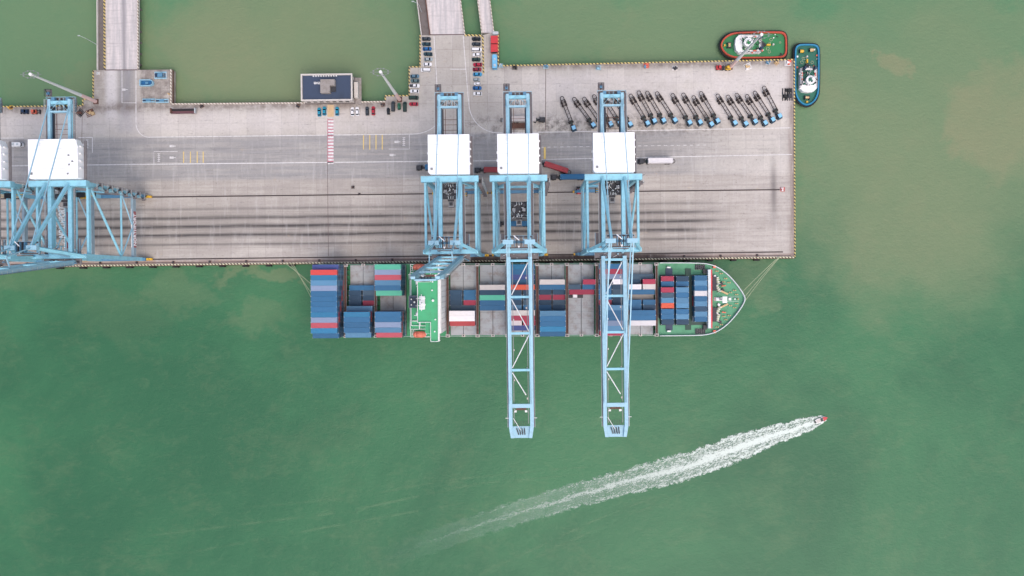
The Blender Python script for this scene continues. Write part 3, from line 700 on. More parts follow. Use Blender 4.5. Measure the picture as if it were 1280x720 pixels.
# ------------------------------------------------------------------ containers
def container_tree(L, c):
    w, h = 2.44, 2.59; hl = L / 2
    mb = MB(); m = cmat(c)
    mb.box(-hl + .04, hl - .04, -w / 2 + .03, w / 2 - .03, .12, h - .05, m)
    for sy in (-1, 1): mb.box(-hl, hl, sy * w / 2 - (.07 if sy > 0 else -.0), sy * w / 2 + (.07 if sy < 0 else 0), h - .13, h, m); mb.box(-hl, hl, sy * w / 2 - (.07 if sy > 0 else 0), sy * w / 2 + (.07 if sy < 0 else 0), 0.02, .15, m)
    n = int(L / .61)
    for k in range(n): x = -hl + .35 + k * (L - .7) / (n - 1); mb.box(x - .1, x + .1, -w / 2 + .12, w / 2 - .12, h - .05, h - .025, m)
    for x in (-hl + .09, hl - .09):
        mb.box(x - .09, x + .09, -w / 2 + .171, w / 2 - .171, h - .12, h - .01, m)
        for sy in (-1, 1):
            for z in (.0, h - .118): mb.box(x - .1, x + .1, sy * (w / 2 - .08) - .09, sy * (w / 2 - .08) + .09, z, z + .12, light_steel)
    body = mb.build('container')
    d = MB(); d.box(hl - .038, hl - .012, -w / 2 + .1, w / 2 - .1, .16, h - .14, m)
    for y in (-.85, -.35, .35, .85): d.beam((hl + .015, y, .2), (hl + .015, y, h - .2), .05, .05, light_steel)
    d.box(hl - .012, hl, -.02, .02, .16, h - .14, black_rubber)
    d.build('door', None, body)
    return body
PROTO = {}
def container(L, c, loc, rz, label, group, tilt=None):
    k = (L, c)
    if k not in PROTO:
        o = container_tree(L, c); PROTO[k] = (o, [(x, []) for x in kids(o)]); first = True
    else: first = False; o = copy_tree(PROTO[k])
    o.location = loc; o.rotation_euler = (0, 0, rz)
    return tag(o, label, 'container', group)

SHIPC = P(655, 374.2)
SM = Matrix.Translation((SHIPC.x, SHIPC.y, 0)) @ Matrix.Rotation(SHIP_RZ, 4, 'Z')
def sx_(tx): return (tx - 655) / S
ROW = 2.468; HZ = 8.0
def row_y(i): return 17.28 - (i + .5) * ROW
CN = {'blue': 'blue', 'bright blue': 'bright blue', 'pale blue': 'pale blue', 'navy': 'navy', 'lilac': 'greyish lilac', 'red': 'red', 'pink-red': 'pinkish red', 'crimson': 'crimson',
      'teal': 'turquoise green', 'white': 'white', 'cream': 'cream', 'orange': 'orange red', 'slate': 'slate blue', 'violet-blue': 'violet blue', 'tan': 'tan grey', 'dark red': 'dark red'}
BODY = ['blue', 'navy', 'blue', 'crimson', 'blue', 'slate', 'bright blue', 'navy', 'red', 'blue', 'white', 'navy', 'pale blue']
# bay: name phrase, left (true px), {row: (tiers, colour)} for 40 ft, or [left20, right20] lists
K = lambda n, c: (n, c)
BAYS = [
 ('aftmost bay', 407, {0: K(5, 'violet-blue'), 1: K(6, 'red'), 2: K(6, 'bright blue'), 3: K(6, 'pale blue'), 4: K(6, 'lilac'), 5: K(6, 'blue'), 6: K(6, 'blue'), 7: K(6, 'blue'), 8: K(6, 'blue'),
    9: K(6, 'bright blue'), 10: K(6, 'lilac'), 11: K(6, 'pink-red'), 12: K(6, 'bright blue'), 13: K(5, 'blue')}),
 ('second aft bay', 443.5, {4: K(1, 'blue'), 5: [K(1, 'navy'), K(1, 'slate')], 6: [K(1, 'navy'), K(1, 'navy')], 7: [K(1, 'navy'), K(1, 'crimson')], 8: K(3, 'pale blue'), 9: K(5, 'bright blue'),
    10: K(5, 'blue'), 11: K(5, 'blue'), 12: K(5, 'blue'), 13: K(4, 'pale blue')}),
 ('bay aft of bridge', 480, {0: K(5, 'teal'), 1: K(5, 'lilac'), 2: K(5, 'pink-red'), 3: K(5, 'pale blue'), 4: K(5, 'blue'), 5: K(4, 'teal'), 9: K(5, 'blue'), 10: K(5, 'blue'), 11: K(5, 'lilac'),
    12: K(5, 'pale blue'), 13: K(4, 'pink-red')}),
 ('first bay before bridge', 565.7, {5: [K(1, 'navy'), K(1, 'blue')], 6: [K(1, 'navy'), K(1, 'blue')], 7: [K(1, 'navy'), K(1, 'crimson')], 8: K(1, 'slate'), 9: K(3, 'white'), 10: K(3, 'white'), 11: K(2, 'dark red')}),
 ('second bay before bridge', 601.7, {4: K(2, 'cream'), 5: K(2, 'navy'), 6: K(2, 'teal'), 7: K(2, 'blue'), 8: K(2, 'blue')}),
 ('third bay before bridge', 637.7, {0: K(1, 'bright blue'), 1: K(1, 'blue'), 2: K(1, 'violet-blue'), 3: K(1, 'blue'), 4: K(2, 'orange'), 5: [K(1, 'navy'), K(1, 'navy')], 6: [K(1, 'blue'), K(1, 'navy')], 7: [K(1, 'navy'), K(1, 'slate')],
    8: [K(1, 'pale blue'), K(1, 'blue')], 9: K(2, 'cream'), 10: K(2, 'crimson'), 11: [K(1, 'white'), K(1, 'crimson')], 12: K(1, 'violet-blue')}),
 ('fourth bay before bridge', 673.7, {3: K(2, 'cream'), 4: K(2, 'blue'), 5: [K(1, 'navy'), K(1, 'navy')], 6: [K(1, 'crimson'), K(1, 'crimson')], 7: [K(1, 'navy'), K(1, 'slate')], 8: [K(1, 'blue'), K(1, 'navy')], 9: K(4, 'pale blue'),
    10: K(4, 'blue'), 11: K(4, 'blue'), 12: K(4, 'bright blue'), 13: K(3, 'blue')}),
 ('fifth bay before bridge', 709.7, {3: [None, K(2, 'crimson')], 4: [K(1, 'slate'), K(1, 'blue')], 5: K(1, 'crimson')}),
 ('sixth bay before bridge', 745.7, {0: K(2, 'blue'), 1: K(2, 'crimson'), 2: K(2, 'lilac'), 3: [K(1, 'navy'), K(2, 'white')], 4: [K(2, 'blue'), K(1, 'navy')], 5: [K(2, 'blue'), K(1, 'slate')], 6: [K(2, 'blue'), K(1, 'navy')],
    7: [K(2, 'crimson'), K(1, 'navy')], 8: K(3, 'pale blue'), 9: K(3, 'blue'), 10: K(3, 'blue'), 11: K(3, 'lilac'), 12: K(3, 'pale blue'), 13: K(2, 'crimson')}),
 ('seventh bay before bridge', 781.7, {2: K(1, 'slate'), 3: [K(1, 'navy'), K(2, 'crimson')], 4: [K(2, 'white'), K(2, 'cream')], 5: K(2, 'blue'), 6: K(1, 'tan'), 7: [K(2, 'blue'), K(2, 'blue')], 8: [K(2, 'blue'), K(2, 'navy')],
    9: K(3, 'blue'), 10: K(3, 'blue'), 11: K(3, 'white')}),
]
ncont = 0
def stack(bayname, rowi, xs, L, n, top, neigh, yv, z0, extra=''):
    """build the tiers of one stack that anything of shows: the top one and those not hemmed in on all sides"""
    global ncont
    for k in range(n):
        if k < n - 1 and k < neigh: continue
        c = top if k == n - 1 else BODY[(rowi * 5 + k * 3 + len(bayname)) % len(BODY)]
        if n > 3 and k < n - 1 and c in ('white',): c = 'navy'
        w = SM @ Vector((xs, yv, 0))
        tier = 'top' if k == n - 1 else ORD[k + 1]
        lab = '%s container, %s tier, %s row from quay, %s%s' % (CN[c], tier, ORD[rowi + 1], bayname, extra)
        container(L, c, (w.x, w.y, z0 + k * 2.62), SHIP_RZ, lab, 'containers stacked on the ship'); ncont += 1
for name, left, rows in BAYS:
    x0 = sx_(left)
    def hts(i, side):
        r = rows.get(i)
        if r is None: return 0
        if isinstance(r, list): r = r[side]
        return r[0] if r else 0
    for i, r in rows.items():
        if isinstance(r, list):
            for s_ in (0, 1):
                if r[s_]:
                    n, c = r[s_]; stack(name, i, x0 + 2.75 + s_ * 6.75, 6.06, n, c, 0, row_y(i), HZ, [', aft half', ', forward half'][s_])
        else:
            n, c = r
            # the bay ends are open lashing gaps: the end nearest the middle of the ship shows, so only hidden tiers of outer bays are dropped
            stack(name, i, x0 + 6.095, 12.19, n, c, 0, row_y(i), HZ)
# short stacks on the foredeck
FWD = [('aft short stacks on foredeck', 834.6, [('crimson', 2), ('blue', 2), ('crimson', 3), ('slate', 3), ('pale blue', 3), ('orange', 3), ('blue', 3), ('blue', 3), ('navy', 1)]),
       ('middle short stacks on foredeck', 853.2, [('navy', 2), ('blue', 2), ('pale blue', 3), ('blue', 3), ('pale blue', 3), ('pale blue', 3), ('blue', 3), ('pale blue', 3), ('navy', 1)]),
       ('foremost short stacks by breakwater', 876.2, [('blue', 2), ('pale blue', 2), ('blue', 2), ('white', 2), ('blue', 2), ('pale blue', 2), ('navy', 2), ('pale blue', 2), ('blue', 2)])]
for name, px, rows in FWD:
    for i, (c, n) in enumerate(rows):
        zt = 8.6 + n * 2.62; x = (px - 655) / S / rr(zt); py = 348.4 + i * 6.55 + (.9 if 2 <= i else 0) + (.9 if i > 5 else 0)
        if px > 870: py = 347.5 + i * 6.45
        y = (374.2 - (350 + (py - 350) / rr(zt) + .004 * (x * S))) / S
        stack(name, i, x, 6.06, n, c, 0, y, 8.6)
print('containers on ship', ncont)

# ------------------------------------------------------------------ container ship
ship = empty('container_ship', (SHIPC.x, SHIPC.y, 0), SHIP_RZ, 'long green decked container ship moored under the cranes, stacks of boxes aboard', 'ship')
HB = 17.9
bow = [(66, HB), (84, HB - .1), (90, HB - .6), (95, HB - 2.5), (99.5, HB - 6), (103.5, HB - 10.5), (106.6, HB - 15), (107.8, 0)]
bowp = bow + [(x, -y) for x, y in bow[-2::-1]]
for _ in range(2):
    bowp = [bowp[0]] + [q for a_, b_ in zip(bowp[:-1], bowp[1:]) for q in ((a_[0] * .75 + b_[0] * .25, a_[1] * .75 + b_[1] * .25), (a_[0] * .25 + b_[0] * .75, a_[1] * .25 + b_[1] * .75))] + [bowp[-1]]
hullp = [(-101, -HB), (-101, HB)] + bowp
def scaled(pp, kx, ky): return [((x - 60) * kx + 60 if x > 60 else x, y * ky) for x, y in pp]
mb = MB(); cen = []
levels = [(-7.5, .80, .86), (-4.6, .86, .93), (0, .93, .985), (4.2, .985, 1.0), (6.2, 1.0, 1.0)]
rings = [[(x, y, z) for x, y in scaled(hullp, kx, ky)] for z, kx, ky in levels]
for a, b in zip(rings[:-1], rings[1:]):
    n = len(a)
    for i in range(n): j = (i + 1) % n; mb.face([a[i], a[j], b[j], b[i]], hull_dark)
mb.face(rings[-1], deck_green); mb.face(rings[0][::-1], hull_dark)
hull = mb.build('hull', None, ship)
# raised foredeck and bulwark
fd = [(64, -HB + .3), (64, HB - .3)] + [(x - .3 if x > 100 else x, y - math.copysign(.3, y) if y else 0) for x, y in bowp[1:-1]]
MB().prism(fd, 6.21, 8.4, mat('foredeck_green', srgb(84, 146, 112), .65, 0, .7, .3, srgb(58, 118, 84))).build('foredeck', None, ship)
def ring_wall(pp, w, z0, z1, m, closed=False):
    mb = MB(); q = [Vector((x, y, 0)) for x, y in pp]
    inner = []
    for i in range(len(q)):
        a = q[max(i - 1, 0)]; b = q[min(i + 1, len(q) - 1)]; e = (b - a).normalized(); nrm = Vector((e.y, -e.x, 0)); inner.append(q[i] + nrm * w)
    for i in range(len(q) - 1):
        lo = [q[i], q[i + 1], inner[i + 1], inner[i]]
        mb.hexa([(v.x, v.y, z0) for v in lo], [(v.x, v.y, z1) for v in lo], m)
    return mb
ring_wall(bowp, .35, 6.2, 9.9, hull_white).build('bulwark', None, ship)
mb = MB()
for sy in (-1, 1): mb.rail([(-100, sy * (HB - .15), 6.2), (66, sy * (HB - .15), 6.2)], 1.1, light_steel, 3.0)
mb.build('guard_rail', None, ship)
# hatch coamings and covers
bays_left = [b[1] for b in BAYS]
for j, left in enumerate(bays_left):
    x0 = sx_(left) - .25; 
    MB().box(x0, x0 + 12.7, -17.0, 17.0, 6.21, 7.3, dark_steel).build('hatch_coaming', None, ship)
    for a in range(2):
        for (ya, yb) in ((-17.2, -6.0), (-5.9, 5.9), (6.0, 17.2)):
            h = MB(); h.box(x0 + .1 + a * 6.35, x0 + 6.2 + a * 6.35, ya, yb, 7.31, 7.9, hatch_grey)
            k = int((yb - ya) / 2.468)
            for q in range(k): h.box(x0 + .3 + a * 6.35, x0 + 6.0 + a * 6.35, ya + .6 + q * 2.45, ya + .68 + q * 2.45, 7.9, 7.94, grey_steel)
            h.build('hatch_cover', None, ship)
# lashing bridges
for lx in [sx_(443.5) - 1.5, sx_(480) - 1.5, sx_(562.9)] + [sx_(562.9 + 36 * k) for k in range(1, 8)]:
    b = MB(); b.box(lx - .55, lx + .55, -17.6, 17.6, 11.4, 11.55, rust)
    for i in range(15):
        y = -17.3 + i * 2.468; b.box(lx - .5, lx + .5, y - .12, y + .12, 6.21, 11.4, rust); b.box(lx - .62, lx + .62, y - .2, y + .2, 11.55, 11.9, rust)
    for d in (-.6, .6): b.rail([(lx + d, -17.5, 11.55), (lx + d, 17.5, 11.55)], 1.1, grey_steel, 2.4)
    for sy in (-1, 1): b.box(lx - 1.0, lx + 1.0, sy * 17.1 - .7, sy * 17.1 + .7, 11.6, 11.8, concrete_pale); b.tube((lx, sy * 17.3, 11.8), (lx, sy * 17.3, 12.4), .3, dark_steel, 8)
    b.build('lashing_bridge', None, ship)
# pedestals at bay mid lengths along the sides
mb = MB()
for left in bays_left:
    for sy in (-1, 1): mb.box(sx_(left) + 5.3, sx_(left) + 6.9, sy * 17.35 - .6, sy * 17.35 + .6, 7.0, 8.0, concrete_pale); mb.box(sx_(left) + 5.8, sx_(left) + 6.4, sy * 17.35 - .3, sy * 17.35 + .3, 8.0, 8.3, dark_steel)
mb.build('deck_pedestal', None, ship)
# accommodation block: a tall forward tower and a stepped after part
XF = sx_(560.5); XB = sx_(519.5)
acc = MB(); acc.box(XF - 7.2, XF, -14.5, 14.5, 6.21, 30.0, white_paint)
for k in range(7):
    for i in range(11):
        acc.box(XF - .01, XF + .03, -13.2 + i * 2.5, -12.7 + i * 2.5, 9.2 + k * 2.9, 9.9 + k * 2.9, grey_steel)
acc = acc.build('accommodation', None, ship)
br = MB(); br.box(XF - 4.3, XF - .4, -HB, HB, 30.01, 32.6, white_paint); br.box(XF - .39, XF - .3, -HB + .4, HB - .4, 31.2, 32.2, glass); br.box(XF - 4.3, XF - .9, -HB + .1, HB - .1, 32.61, 32.8, roof_green); br.box(XF - 10.2, XF - 4.31, -9.2, 9.0, 29.6, 32.75, white_paint); br.box(XF - 10.1, XF - 4.32, -9.1, 8.9, 32.76, 32.85, roof_green)
br = br.build('bridge_deck', None, ship)
x = MB(); x.rail([(XF - 4.3, -HB, 32.8), (XF - .9, -HB, 32.8), (XF - .9, HB, 32.8), (XF - 4.3, HB, 32.8), (XF - 4.3, 9, 32.8), (XF - 10.2, 9, 32.8), (XF - 10.2, -9.2, 32.8), (XF - 4.3, -9.2, 32.8), (XF - 4.3, -HB, 32.8)], 1.0, white_paint, 1.6, .08); x.build('guard_rail', None, br)
MB().box(XF - 7.15, XF - 4.35, -14.4, 14.4, 30.02, 30.12, roof_green).build('roof', None, acc)
x = MB(); x.box(XF - .85, XF - .2, -14.5, 14.5, 32.4, 32.75, white_paint); x.build('wind_screen', None, br)
x = MB()
for (a, y) in ((-2.5, -13.4), (-2.2, -8), (-3.6, 5.2), (-3.2, 12.2), (-3.4, 9.0)): x.tube((XF + a, y, 32.8), (XF + a, y, 33.8), .35, white_paint, 10)
x.tube((XF - 3.2, .6, 32.8), (XF - 3.2, .6, 34.0), .55, white_paint, 12)
x.build('antenna_dome', None, br)
ms = MB(); ms.box(XF - 9.4, XF - 6.8, -3.4, 2.6, 33.6, 33.9, white_paint); ms.tube((XF - 8, -.4, 30), (XF - 8, -.4, 39), .35, white_paint, 10, .2)
for (y, w) in ((-3.2, 1.8), (-1.6, 3.0), (0, 2.4), (1.7, 3.2)): ms.box(XF - 8 - w / 2, XF - 8 + w / 2, y - .2, y + .2, 35.2, 35.5, white_paint)
ms.beam((XF - 8, -4, 36.5), (XF - 8, 3.4, 36.5), .25, .25, white_paint); ms.box(XF - 7.6, XF - 6.0, -1.4, -.9, 36.8, 37.1, white_paint); ms.box(XF - 9.8, XF - 8.4, .8, 1.2, 36, 36.3, grey_steel)
ms.build('radar_mast', None, ship)
lv = MB(); lv.box(XB + .3, XF - 7.21, -13.4, 13.4, 6.21, 17.0, white_paint); lv.box(XB + 1.5, XF - 7.21, -11.4, 11.2, 17.01, 21.5, white_paint); lv.box(XB + 6.4, XF - 7.21, -11.2, 10.8, 21.5, 26.0, white_paint)
lv.box(XB + .2, XF - 7.22, -13.5, 13.5, 17.01, 17.1, roof_green); lv.box(XB + 1.4, XF - 7.22, -11.5, 11.3, 21.51, 21.6, roof_green); lv.box(XB + 6.3, XF - 7.22, -11.3, 10.9, 26.01, 26.1, roof_green)
lv = lv.build('after_deckhouse', None, ship)
x = MB()
for (xa, ya, yb, z) in ((XB + .3, -13.4, 13.4, 17.1), (XB + 1.5, -11.4, 11.2, 21.6), (XB + 6.4, -11.2, 10.8, 26.1)):
    x.rail([(XF - 7.3, ya, z), (xa, ya, z), (xa, yb, z), (XF - 7.3, yb, z)], 1.1, white_paint, 1.4, .09)
for sy in (-1, 1):
    for k in range(4): yy = sy * (13.6 + k * .95); x.box(XB, XB + 2.2, yy - .1, yy + .1, 14.0, 14.2, white_paint)
    x.rail([(XB, sy * 13.5, 14), (XB, sy * 17.3, 14), (XF - 7.3, sy * 17.3, 14)], 1.1, white_paint, 1.4, .1)
x.build('guard_rail', None, lv)
x = MB()
for sy in (-1, 1): x.box(XB, XF - 7.25, sy * 15.4 - 1.9, sy * 15.4 + 1.9, 13.7, 13.9, roof_green)
for (a, b, c, d) in ((4.2, 6.4, 8.6, 9.4), (4.0, 9.0, 6.6, 6.9), (3.0, 7.5, -6.8, -6.5), (5.2, 5.5, -13, -7), (2, 5, -9.4, -9.1)): MB().box(XB + a, XB + b, c, d, 21.6, 22.8, white_paint).build('rooftop_locker', None, lv)
x.hexa([(XB + 4.3, 7.5, 26.1), (XB + 7.5, 9.4, 26.1), (XB + 4.3, 9.6, 26.1)], [(XB + 4.5, 7.8, 27.6), (XB + 7.0, 9.3, 27.6), (XB + 4.5, 9.4, 27.6)], white_paint)
x.hexa([(XB + 4.3, -4.6, 26.1), (XB + 8.0, -6.6, 26.1), (XB + 4.3, -6.8, 26.1)], [(XB + 4.5, -5, 27.6), (XB + 7.5, -6.5, 27.6), (XB + 4.5, -6.6, 27.6)], white_paint)
tag(x.build('deck_gear', None, lv), kind='stuff')
fu = MB(); fu.box(XB + 1.4, XB + 6.3, -3.2, 3.0, 6.21, 29.4, fun_navy, tx=.3, ty=.3); fu = fu.build('funnel', None, ship)
x = MB()
for (a, y, r) in ((1, -1.4, .5), (2.4, -.2, .7), (1, 1.1, .5), (3.3, 1.4, .35), (3.2, -1.9, .35)): x.tube((XB + 2 + a, y, 29.4), (XB + 2 + a, y, 31), r, dark_steel, 12); x.tube((XB + 2 + a, y, 31), (XB + 2 + a, y, 31.05), r * .6, light_steel, 12)
x.rail([(XB + 1.8, -2.8, 29.4), (XB + 5.9, -2.8, 29.4), (XB + 5.9, 2.6, 29.4), (XB + 1.8, 2.6, 29.4), (XB + 1.8, -2.8, 29.4)], 1, grey_steel, 1.5)
x.build('exhaust_pipe', None, fu)
for sy in (-1, 1):
    lb = MB(); y = sy * 16.1
    sec = [(-3.0, .7), (-2.6, 1.3), (-1.5, 1.6), (1.5, 1.6), (2.6, 1.2), (3.1, .5)]
    for (a, ra), (b, rb) in zip(sec[:-1], sec[1:]):
        def oc(xx, r_): return [(XB + 4.4 + xx, y + r_ * math.cos(t), 15.6 + r_ * 1.0 * math.sin(t)) for t in [math.pi / 4 * q + .39 for q in range(8)]]
        lb.hexa(oc(a, ra), oc(b, rb), mat('lifeboat_coral', srgb(206, 112, 92), .5, 0, .25))
    lb = lb.build('lifeboat', None, ship, True)
    d = MB()
    for a in (1.2, 7.8): d.beam((XB + a, sy * 14, 14.0), (XB + a, sy * 16.2, 17.6), .3, .3, white_paint)
    d.build('davit', None, lb)
# breakwater, foremast, winches, forecastle gear
bx = sx_(655 + (884.5 - 655) / 1.033)
MB().box(bx, bx + 1.3, -14.0, 14.4, 8.41, 12.0, hull_white).box(bx + 1.31, bx + 2.2, -14.0, 14.4, 8.41, 11.2, red_paint).build('breakwater', None, ship)
fm = MB(); fm.tube((95.5, 0, 8.4), (94.5, 0, 20), .55, white_paint, 12, .3); fm.box(92.6, 97.6, -.9, .9, 8.41, 9.6, white_paint, tx=.8, ty=.2); fm.box(93.4, 95.6, -1.5, 1.5, 19.6, 20.1, white_paint)
fm.build('foremast', None, ship)
def winch(x, y, a):
    w = MB(); w.box(-1.6, 1.6, -.5, .5, 0, .4, tug_green)
    w.tube((0, -1.5, .9), (0, 1.5, .9), .75, cable_pale, 14)
    for k in (-1.6, -.5, .5, 1.6): w.tube((0, k - .1, .9), (0, k + .1, .9), 1.0, white_paint, 14)
    w.box(-1.5, -.4, 1.8, 2.9, 0, 1.4, white_paint); w.box(.6, 2.2, -2.4, -1.2, 0, 1.1, dark_steel)
    w.xf(Matrix.Translation((x, y, 8.42)) @ Matrix.Rotation(a, 4, 'Z')); return w.build('winch', None, ship)
winch(94.2, 9.0, .2); winch(94.4, 5.2, .5); winch(94.4, -5.2, -.5); winch(94.2, -9.0, -.2)
for sy in (-1, 1):
    x = MB(); x.box(91.5, 93.4, sy * 7.5 - 3.4, sy * 7.5 + 3.4, 8.42, 10.2, dark_steel); x.build('chain_locker', None, ship)
    x = MB(); x.beam((95.6, sy * 4.0, 9.4), (99.2, sy * 2.4, 8.9), .8, .8, tan); x.beam((96.2, sy * 6.3, 9.2), (98.2, sy * 6.6, 8.9), .5, .5, orange_paint); x.build('anchor_chain', None, ship)
    x = MB()
    for (a, b) in ((98.2, 10), (99.8, 8), (96, 12.4), (102.5, 4.2), (103.5, 2.2), (94, 13.6), (100.5, 3.2), (97.2, 8.4)):
        for d in (-.45, .45): x.tube((a + d, sy * b, 8.4), (a + d, sy * b, 9.3), .28, tan, 10)
    x.build('bollard', None, ship)
    x = MB(); x.box(92.0, 93.3, sy * 15.8 - .7, sy * 15.8 + .7, 8.42, 9.5, orange_paint); x.build('fairlead', None, ship)
x = MB(); x.box(99.6, 100.8, -.6, .6, 8.42, 9.3, white_paint); x.box(102.2, 102.8, -.3, .3, 8.42, 9.6, white_paint); x.box(103.8, 104.4, -.3, .3, 8.42, 9.6, tan)
x.box(98, 104.6, -1.1, -1.0, 8.42, 8.6, white_paint); x.box(98, 104.6, 1.0, 1.1, 8.42, 8.6, white_paint); x.build('deck_fitting', None, ship)
dkg = mat('hatch_dark_green', srgb(34, 66, 56), .6)
for sy in (-1, 1):
    MB().box(69, 72.4, sy * 12.3 - 2.8, sy * 12.3 + 2.8, 8.42, 8.7, fun_navy).build('deck_hatch', None, ship)
    MB().box(78.6, 81.4, sy * 12 - 3, sy * 12 + 3, 8.42, 8.7, dkg).build('deck_hatch', None, ship)
    MB().box(69.5, 71.2, sy * 15.5 - .35, sy * 15.5 + .35, 8.42, 10, white_paint).build('vent', None, ship)
    x = MB().box(83.4, 88.3, sy * 15.6 - 1.3, sy * 15.6 + 1.3, 8.42, 8.5, grey_steel)
    for k in range(5): x.box(83.6 + k * 1.0, 84.1 + k * 1.0, sy * 15.6 - 1.2, sy * 15.6 + 1.2, 8.5, 9.3, dark_steel)
    x.build('ladder_rack', None, ship)
    MB().box(87, 88.8, sy * 13.6 - 1.2, sy * 13.6 + 1.0, 8.52, 10, dark_steel).build('locker', None, ship)
MB().box(66.2, 88.7, -12.6, 12.0, 8.41, 8.58, mat('hatch_dark', srgb(50, 70, 66), .7, 0, .5)).build('hatch_cover', None, ship)
# reefer motor house in the open bay
e = MB(); v = SM @ Vector((sx_(717), 2.0, 0))
cm = empty('generator_box', (v.x, v.y, 7.94), SHIP_RZ, 'small white generator box on a dark base on the open grey hatch', 'generator box')
MB().box(-3.6, 4.0, -1.2, 1.2, 0, .3, dark_steel).build('base_frame', None, cm); MB().box(-1.2, 1.2, -1.1, 1.1, .3, 2.2, white_paint, tx=.2, ty=.2).build('housing', None, cm)

# mooring lines
def rope(a, b, sag, lab):
    a, b = Vector(a), Vector(b); pts_ = [a.lerp(b, i / 10) - Vector((0, 0, sag * 4 * (i / 10) * (1 - i / 10))) for i in range(11)]
    return tag(MB().path(pts_, .11, cable_pale).build('mooring_line'), lab, 'mooring line', 'mooring lines of the container ship')
qa = P(357, 332); tipw = SM @ Vector((107, .6, 9.2)); tp2 = SM @ Vector((106, -3, 9.2)); tp3 = SM @ Vector((106.2, 3.4, 9.2))
for k, (dx, yy) in enumerate(((0, 5.0), (2.4, -2.0), (3.6, -6.0))):
    s_ = SM @ Vector((-101, yy, 5.8)); rope((qa.x + dx, QE + .5, .6), s_, 1.0, ['stern mooring line nearest the quay', 'middle stern mooring line to the quay', 'outermost stern mooring line to the quay'][k])
qb = P(973, 323)
rope(tp3, (qb.x, QE + .6, .6), .8, 'bow mooring line nearest the quay'); rope(tipw, (qb.x + .3, QE + .6, .6), 1.2, 'middle bow mooring line to the quay end'); rope(tp2, (qb.x + .6, QE + .6, .6), 1.4, 'outermost bow mooring line to the quay end')

# ------------------------------------------------------------------ bollards, fenders
bo = empty('bollard', (0, 0, 0)); MB().tube((0, 0, 0), (0, 0, .55), .35, dark_steel, 14, .3).tube((0, 0, .55), (0, 0, .75), .5, dark_steel, 14, .42).build('post', None, bo); MB().box(-.6, .6, -.6, .6, .005, .05, rust).build('base_plate', None, bo)
BT = tree_of(bo); xs = [80 - 46 * k for k in (2, 1)] + [80 + 45.6 * k for k in range(20)]
n = 0
for x in [x for x in xs if x < 985]:
    o = bo if n == 0 else copy_tree(BT); n += 1
    o.location = (P(x, 325).x, QE + 1.5, 0); tag(o, '%s mooring bollard from the west along the ship side edge of the quay' % ORD[n], 'bollard', 'bollards along the berth edge')
fe = empty('fender', (0, 0, 0)); MB().box(-1.3, 1.3, -.9, -.1, -3.4, -.9, black_rubber).build('pad', None, fe); MB().tube((0, -.15, -2.2), (0, .3, -2.2), .7, black_rubber, 12).build('cone', None, fe)
FT = tree_of(fe); n = 0
for k in range(34):
    x = 13 + 29.2 * k - 29.2
    if x > 990: break
    o = fe if n == 0 else copy_tree(FT); n += 1
    o.location = (P(x, 326).x, QE - .25, 0); tag(o, '%s black rubber fender from the west on the quay face' % ORD[n], 'fender', 'rubber fenders on the quay face')

